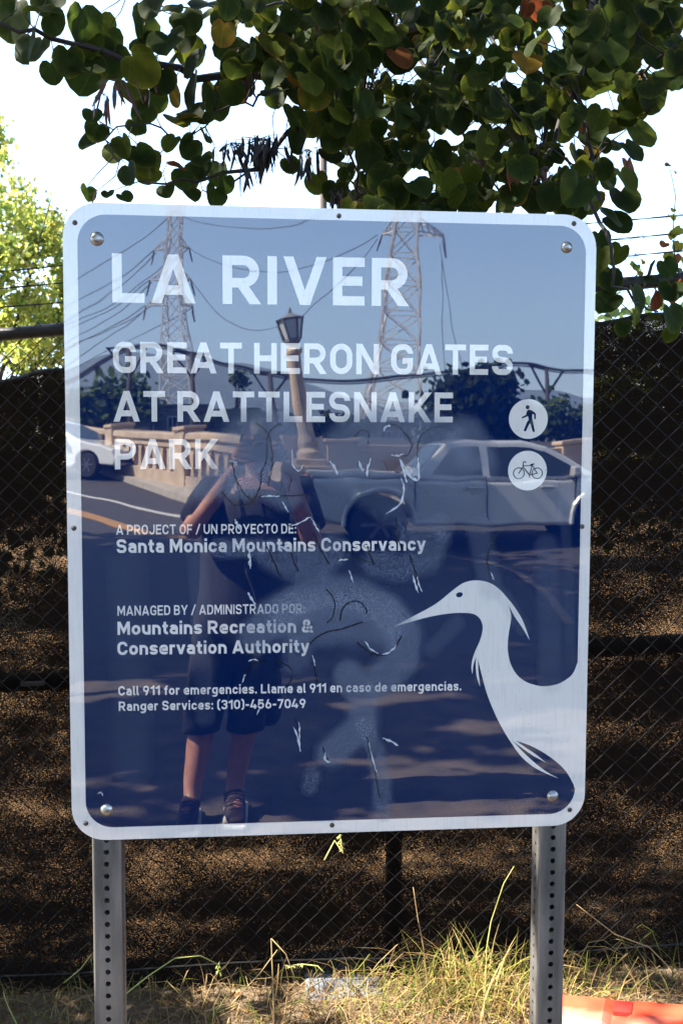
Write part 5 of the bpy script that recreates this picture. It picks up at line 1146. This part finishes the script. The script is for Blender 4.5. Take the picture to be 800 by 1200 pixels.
# ---- pylons
def bar(mb, a, b, t): mb.tube([a, b], t, 4, False)
def pylon(name, label, base, H, wb, wt, panels, arms, lean, lt, wires):
    root = thing(name, label, 'pylon', base); root.rotation_euler = (0, lean, rad(12)); mb = MB()
    def w_(z): t = z/H; return (wb+(wt-wb)*min(1, t/.72))/2
    cor = [(-1, -1), (1, -1), (1, 1), (-1, 1)]; lv = [H*(1-(1-k/panels)**1.12) for k in range(panels+1)]
    for i in range(panels):
        za, zb_ = lv[i], lv[i+1]; wa, wb_ = w_(za), w_(zb_)
        for k in range(4):
            (x1, y1), (x2, y2) = cor[k], cor[(k+1) % 4]
            bar(mb, (x1*wa, y1*wa, za), (x1*wb_, y1*wb_, zb_), lt)
            bar(mb, (x1*wa, y1*wa, za), (x2*wb_, y2*wb_, zb_), lt*.55); bar(mb, (x2*wa, y2*wa, za), (x1*wb_, y1*wb_, zb_), lt*.55); bar(mb, (x1*wb_, y1*wb_, zb_), (x2*wb_, y2*wb_, zb_), lt*.5)
    mb.build('lattice', M_steel, root)
    for z, l1, l2 in arms:
        m2 = MB(); wq = w_(z)
        for sgn, ln in ((-1, l1), (1, l2)):
            if ln == 0: continue
            for yy in (-wq, wq):
                bar(m2, (sgn*wq, yy, z), (sgn*ln, 0, z-.1), lt*.8); bar(m2, (sgn*wq, yy, z+1.6), (sgn*ln, 0, z), lt*.7)
                for q in (.25, .5, .75): bar(m2, (sgn*(wq+(ln-wq)*q), yy*(1-q), z-.1*q), (sgn*(wq+(ln-wq)*(q-.2)), yy*(1-q+.2), z+1.6*(1-q+.2)), lt*.45)
        m2.build('crossarm', M_steel, root)
        for sgn, ln in ((-1, l1), (1, l2)):
            if ln == 0: continue
            m2 = MB(); m2.tube([(sgn*ln, 0, z-.1), (sgn*(ln+.15), .2, z-1.0), (sgn*(ln+.5), .3, z-2.4)], [.10, .16, .10], 6); m2.build('insulator', M_ceramic, root)
    return root
def wire(mb, a, b, sag, r, base):
    a, b = Vector(a), Vector(b); pts = [a.lerp(b, k/20)-Vector((0, 0, sag*4*(k/20)*(1-k/20))) for k in range(21)]; mb.tube([p-Vector(base) for p in pts], r, 4, False)
D1 = 150; b1 = mir(207, 500, D1); b1.z = 0; H1 = mir(205, 246, D1).z
k1 = (D1+1.9)/F
def a1(py): return mir(205, py, D1).z
pylon('lattice_pylon', 'slender pale lattice pylon with three crossarms mirrored behind the letters LA', b1, H1, 6.6, 1.9, 13, [(a1(292), 22*k1, 18*k1), (a1(328), 28*k1, 18*k1), (a1(356), 33*k1, 19*k1)], 0, .12, None)
D2 = 105; b2 = mir(455, 500, D2); b2.z = 0; k2 = (D2+1.9)/F
def a2(py): return mir(470, py, D2).z
pylon('lattice_pylon', 'broad leaning lattice pylon mirrored to the left of the big dark tree', b2, a2(150), 7.0, 2.6, 12, [(a2(272), 30*k2, 44*k2), (a2(215), 30*k2, 40*k2)], rad(4.5), .16, None)
D4 = 360; b4 = mir(-60, 500, D4); b4.z = 0; k4 = (D4+1.9)/F
def a4(py): return mir(-60, py, D4).z
pylon('lattice_pylon', 'farthest lattice pylon, at the distant end of the wires left of the slender one', b4, a4(372), 7, 2, 10, [(a4(392), 12*k4, 12*k4), (a4(412), 14*k4, 14*k4), (a4(432), 14*k4, 14*k4)], 0, .2, None)
def wires(label, runs, r):
    mb = MB()
    for a, b, sag in runs: wire(mb, a, b, sag, r, (0, 0, 0))
    return tag(mb.build('power_lines', M_cable), label, 'power lines')
wires('thin sagging high voltage wires fanning out to the left of the slender pylon', [(mir(ax, ay, D1), mir(-60+bx, by, D4), s_) for ax, ay, bx, by, s_ in [(184, 293, -12, 393, 7), (178, 329, -14, 413, 7), (172, 357, -14, 433, 7), (222, 293, 12, 393, 8), (222, 329, 14, 413, 8), (225, 357, 14, 433, 8), (186, 296, -12, 396, 10), (180, 332, -14, 416, 10), (174, 360, -14, 436, 10), (205, 250, 0, 374, 6)]], .075)
wires('thin wires strung between the slender pylon and the broad leaning pylon', [(mir(222, 291, D1), mir(440, 272, D2), 4), (mir(205, 250, D1), mir(440, 214, D2), 4), (mir(222, 326, D1), mir(440, 278, D2), 9)], .055)
wires('thin wires dropping from the crossarm of the broad leaning pylon to the dark tree', [(mir(518, 285, D2), mir(545, 450, 140), 1), (mir(520, 300, D2), mir(524, 500, 140), .5)], .05)

# ---- utility poles with one thick cable bundle
D3 = 52
ug = [(148, 412, 'wooden utility pole with a Y brace mirrored above the word AT'), (222, 412, 'wooden utility pole with a Y brace just right of the slender pylon'), (318, 437, 'wooden utility pole with a Y brace mirrored left of the street lamp'), (641, 433, 'wooden utility pole with a Y brace mirrored right of the big dark tree')]
for i, (px, py, lb) in enumerate(ug):
    top = mir(px, py, D3); tx = mir(px+(7 if i < 3 else -2), 520, D3); root = thing('utility_pole', lb, 'utility pole', (tx.x, -D3, 0), 0, 'utility poles carrying the thick cable'); off = top.x-tx.x
    mb = MB(); mb.tube([(0, 0, -.3), (off, 0, top.z)], [.17, .12], 8); mb.build('shaft', M_dkwood, root, smooth=True)
    mb = MB(); z_ = top.z-1.3; s_ = 1.0
    for sgn in (-1, 1): mb.tube([(off*.9, 0, z_-.2), (off+sgn*s_, 0, top.z)], .07, 5)
    mb.tube([(off-s_*1.1, 0, top.z+.02), (off+s_*1.1, 0, top.z+.02)], .07, 5); mb.build('brace', M_dkwood, root)
cb = MB(); cpts = [(20, 452), (75, 446), (110, 432), (148, 412), (185, 406), (222, 412), (270, 426), (318, 437), (370, 444), (440, 446), (500, 440), (560, 432), (600, 430), (641, 432), (690, 434), (760, 436)]
cb.tube([mir(x, y, D3) for x, y in smooth_px(cpts, 4)], .085, 6); cb.tube([mir(x, y+3, D3) for x, y in smooth_px(cpts, 4)], .04, 5)
tag(cb.build('overhead_cable', M_cable), 'thick dark cable bundle bowing from pole to pole across the mirrored sky', 'cable')

# ---- trees and buildings across the bridge
def mtree(name, label, cat, D, specs, cols, nl, ls, seed, group=None, m=M_foliage):
    b = mir(specs[0][0], 520, D); base = Vector((b.x, -D, gz(b.x, -D))); lob = []
    for x, y, rx, rz in specs:
        c = mir(x, y, D)-base; k = (D+1.9)/F; lob.append((c.x, c.y, c.z, rx*k, rx*k*.8, rz*k))
    return tree(name, label, cat, base, lob, .25, cols, nl, ls, m, seed, max(1.5, lob[0][2]*.5), group)
mtree('big_tree', 'big dark dense tree mirrored behind the pickup truck', 'tree', 34, [(555, 475, 42, 40), (530, 490, 30, 36), (588, 470, 22, 38), (560, 452, 30, 18), (520, 505, 36, 25), (590, 505, 25, 25)], DK, 5200, .16, 71)
mtree('roadside_tree', 'rounded dark green tree mirrored at the left edge of the sign above the white car', 'tree', 60, [(140, 470, 26, 32), (112, 480, 26, 26), (160, 480, 18, 20), (85, 485, 25, 22)], GR, 2600, .22, 72)
mtree('roadside_tree', 'loose olive tree mirrored below the pole right of the big dark tree', 'tree', 46, [(620, 500, 22, 22), (650, 495, 20, 25), (680, 490, 20, 28), (700, 500, 20, 25)], GR, 2400, .17, 73)
mtree('roadside_tree', 'low dull tree mirrored between the slender pylon and the street lamp', 'tree', 70, [(265, 498, 26, 14), (310, 500, 26, 14), (360, 498, 26, 12), (405, 500, 30, 12)], DK, 2400, .25, 74)
mtree('hill_tree', 'small lone tree rising above the ridge left of the street lamp', 'tree', 90, [(281, 436, 5, 9), (277, 446, 5, 8), (286, 448, 5, 10)], GR, 420, .16, 75)
for i, (x0p, x1p, y0p, D, cwall, lb) in enumerate([(98, 165, 478, 75, (.16, .15, .14), 'low dark shed with pale framed windows mirrored above the white car'), (160, 240, 476, 82, (.11, .105, .10), 'long dark grey building mirrored behind the slender pylon'), (236, 300, 484, 78, (.13, .12, .11), 'low grey building mirrored above the word PARK'), (380, 480, 494, 80, (.15, .14, .12), 'flat low building mirrored behind the broad pylon')]):
    a, b = mir(x0p, y0p, D), mir(x1p, y0p, D); wd, h = b.x-a.x, a.z; root = thing('building', lb, 'building', ((a.x+b.x)/2, -D, 0), 0)
    mb = MB(); mb.box((0, -3, h/2), (wd, 6, h)); mb.build('wall', mat('wall', cwall, tuple(k*.8 for k in cwall), 1.2, .9), root)
    mb = MB(); mb.box((0, -3, h+.12), (wd+.6, 6.6, .22)); mb.build('roof', M_plastic, root); nw = max(3, int(wd/1.5))
    for k in range(nw):
        x = -wd/2+wd*(k+.5)/nw; m2 = MB(); hh = h*.42; zc = h*.60; ww = .8
        for q in (-1, 1): m2.box((x+q*ww/2, .03, zc), (.09, .1, hh)); m2.box((x, .03, zc+q*hh/2), (ww, .08, .09))
        m2.box((x, .03, zc), (.06, .06, hh)); wf = m2.build('window', mat('pale_frame', (.55, .54, .52), (.45, .44, .42), 3, .7) if k == 0 and i == 0 else bpy.data.materials['pale_frame'], root); m3 = MB(); m3.box((x, .005, zc), (ww, .02, hh)); m3.build('pane', M_glassdk, wf)

# ---- unseen trees added to shade the road behind the photographer
for i, (x, y, h, rr_, lb) in enumerate([(-5.4, -3.5, 7.0, 1.6, 'small leafy shade tree added left behind the photographer, shortest of the kerb trees'), (-7.4, -4.1, 11.5, 1.8, 'narrow shade tree added left behind the photographer with a high crown'), (-5.8, -5.0, 9.0, 2.4, 'tall leafy shade tree added at the kerb left behind the photographer, nearest the sign'), (-5.4, -7.2, 9.6, 2.7, 'tall leafy shade tree added at the kerb left behind the photographer, second from the sign'), (-6.4, -9.9, 9.6, 2.7, 'tall leafy shade tree added at the kerb left behind the photographer, farthest from the sign'), (-8.6, -5.2, 13.0, 2.9, 'tallest added shade tree, standing behind the kerb trees left of the photographer'), (-9.6, -8.6, 13.0, 2.9, 'second tall added shade tree standing behind the kerb trees left of the photographer')]):
    tree('shade_tree', lb, 'tree', Vector((x, y, gz(x, y))), [(0, 0, h*.66, rr_, rr_, h*.22), (-rr_*.5, rr_*.4, h*.6, rr_*.7, rr_*.7, h*.16), (rr_*.5, -rr_*.3, h*.72, rr_*.7, rr_*.7, h*.18), (0, .2, h*.85, rr_*.6, rr_*.6, h*.14)], .16, GR, 5200, .13, M_foliage, 90+i, h*.45, 'trees added to shade the road')

b = Vector((-3.0, .95, gz(-3.0, .95)))  # unseen sapling added to shade the ground at the fence foot
tree('sapling', 'young leafy sapling added out of view left of the sign to shade the ground', 'tree', b, [(0, 0, 2.45, .9, .6, .8), (.2, -.1, 1.6, .7, .55, .5), (-.4, .1, 3.0, .6, .5, .5)], .035, GR, 2600, .055, M_foliage, 120, 1.2)
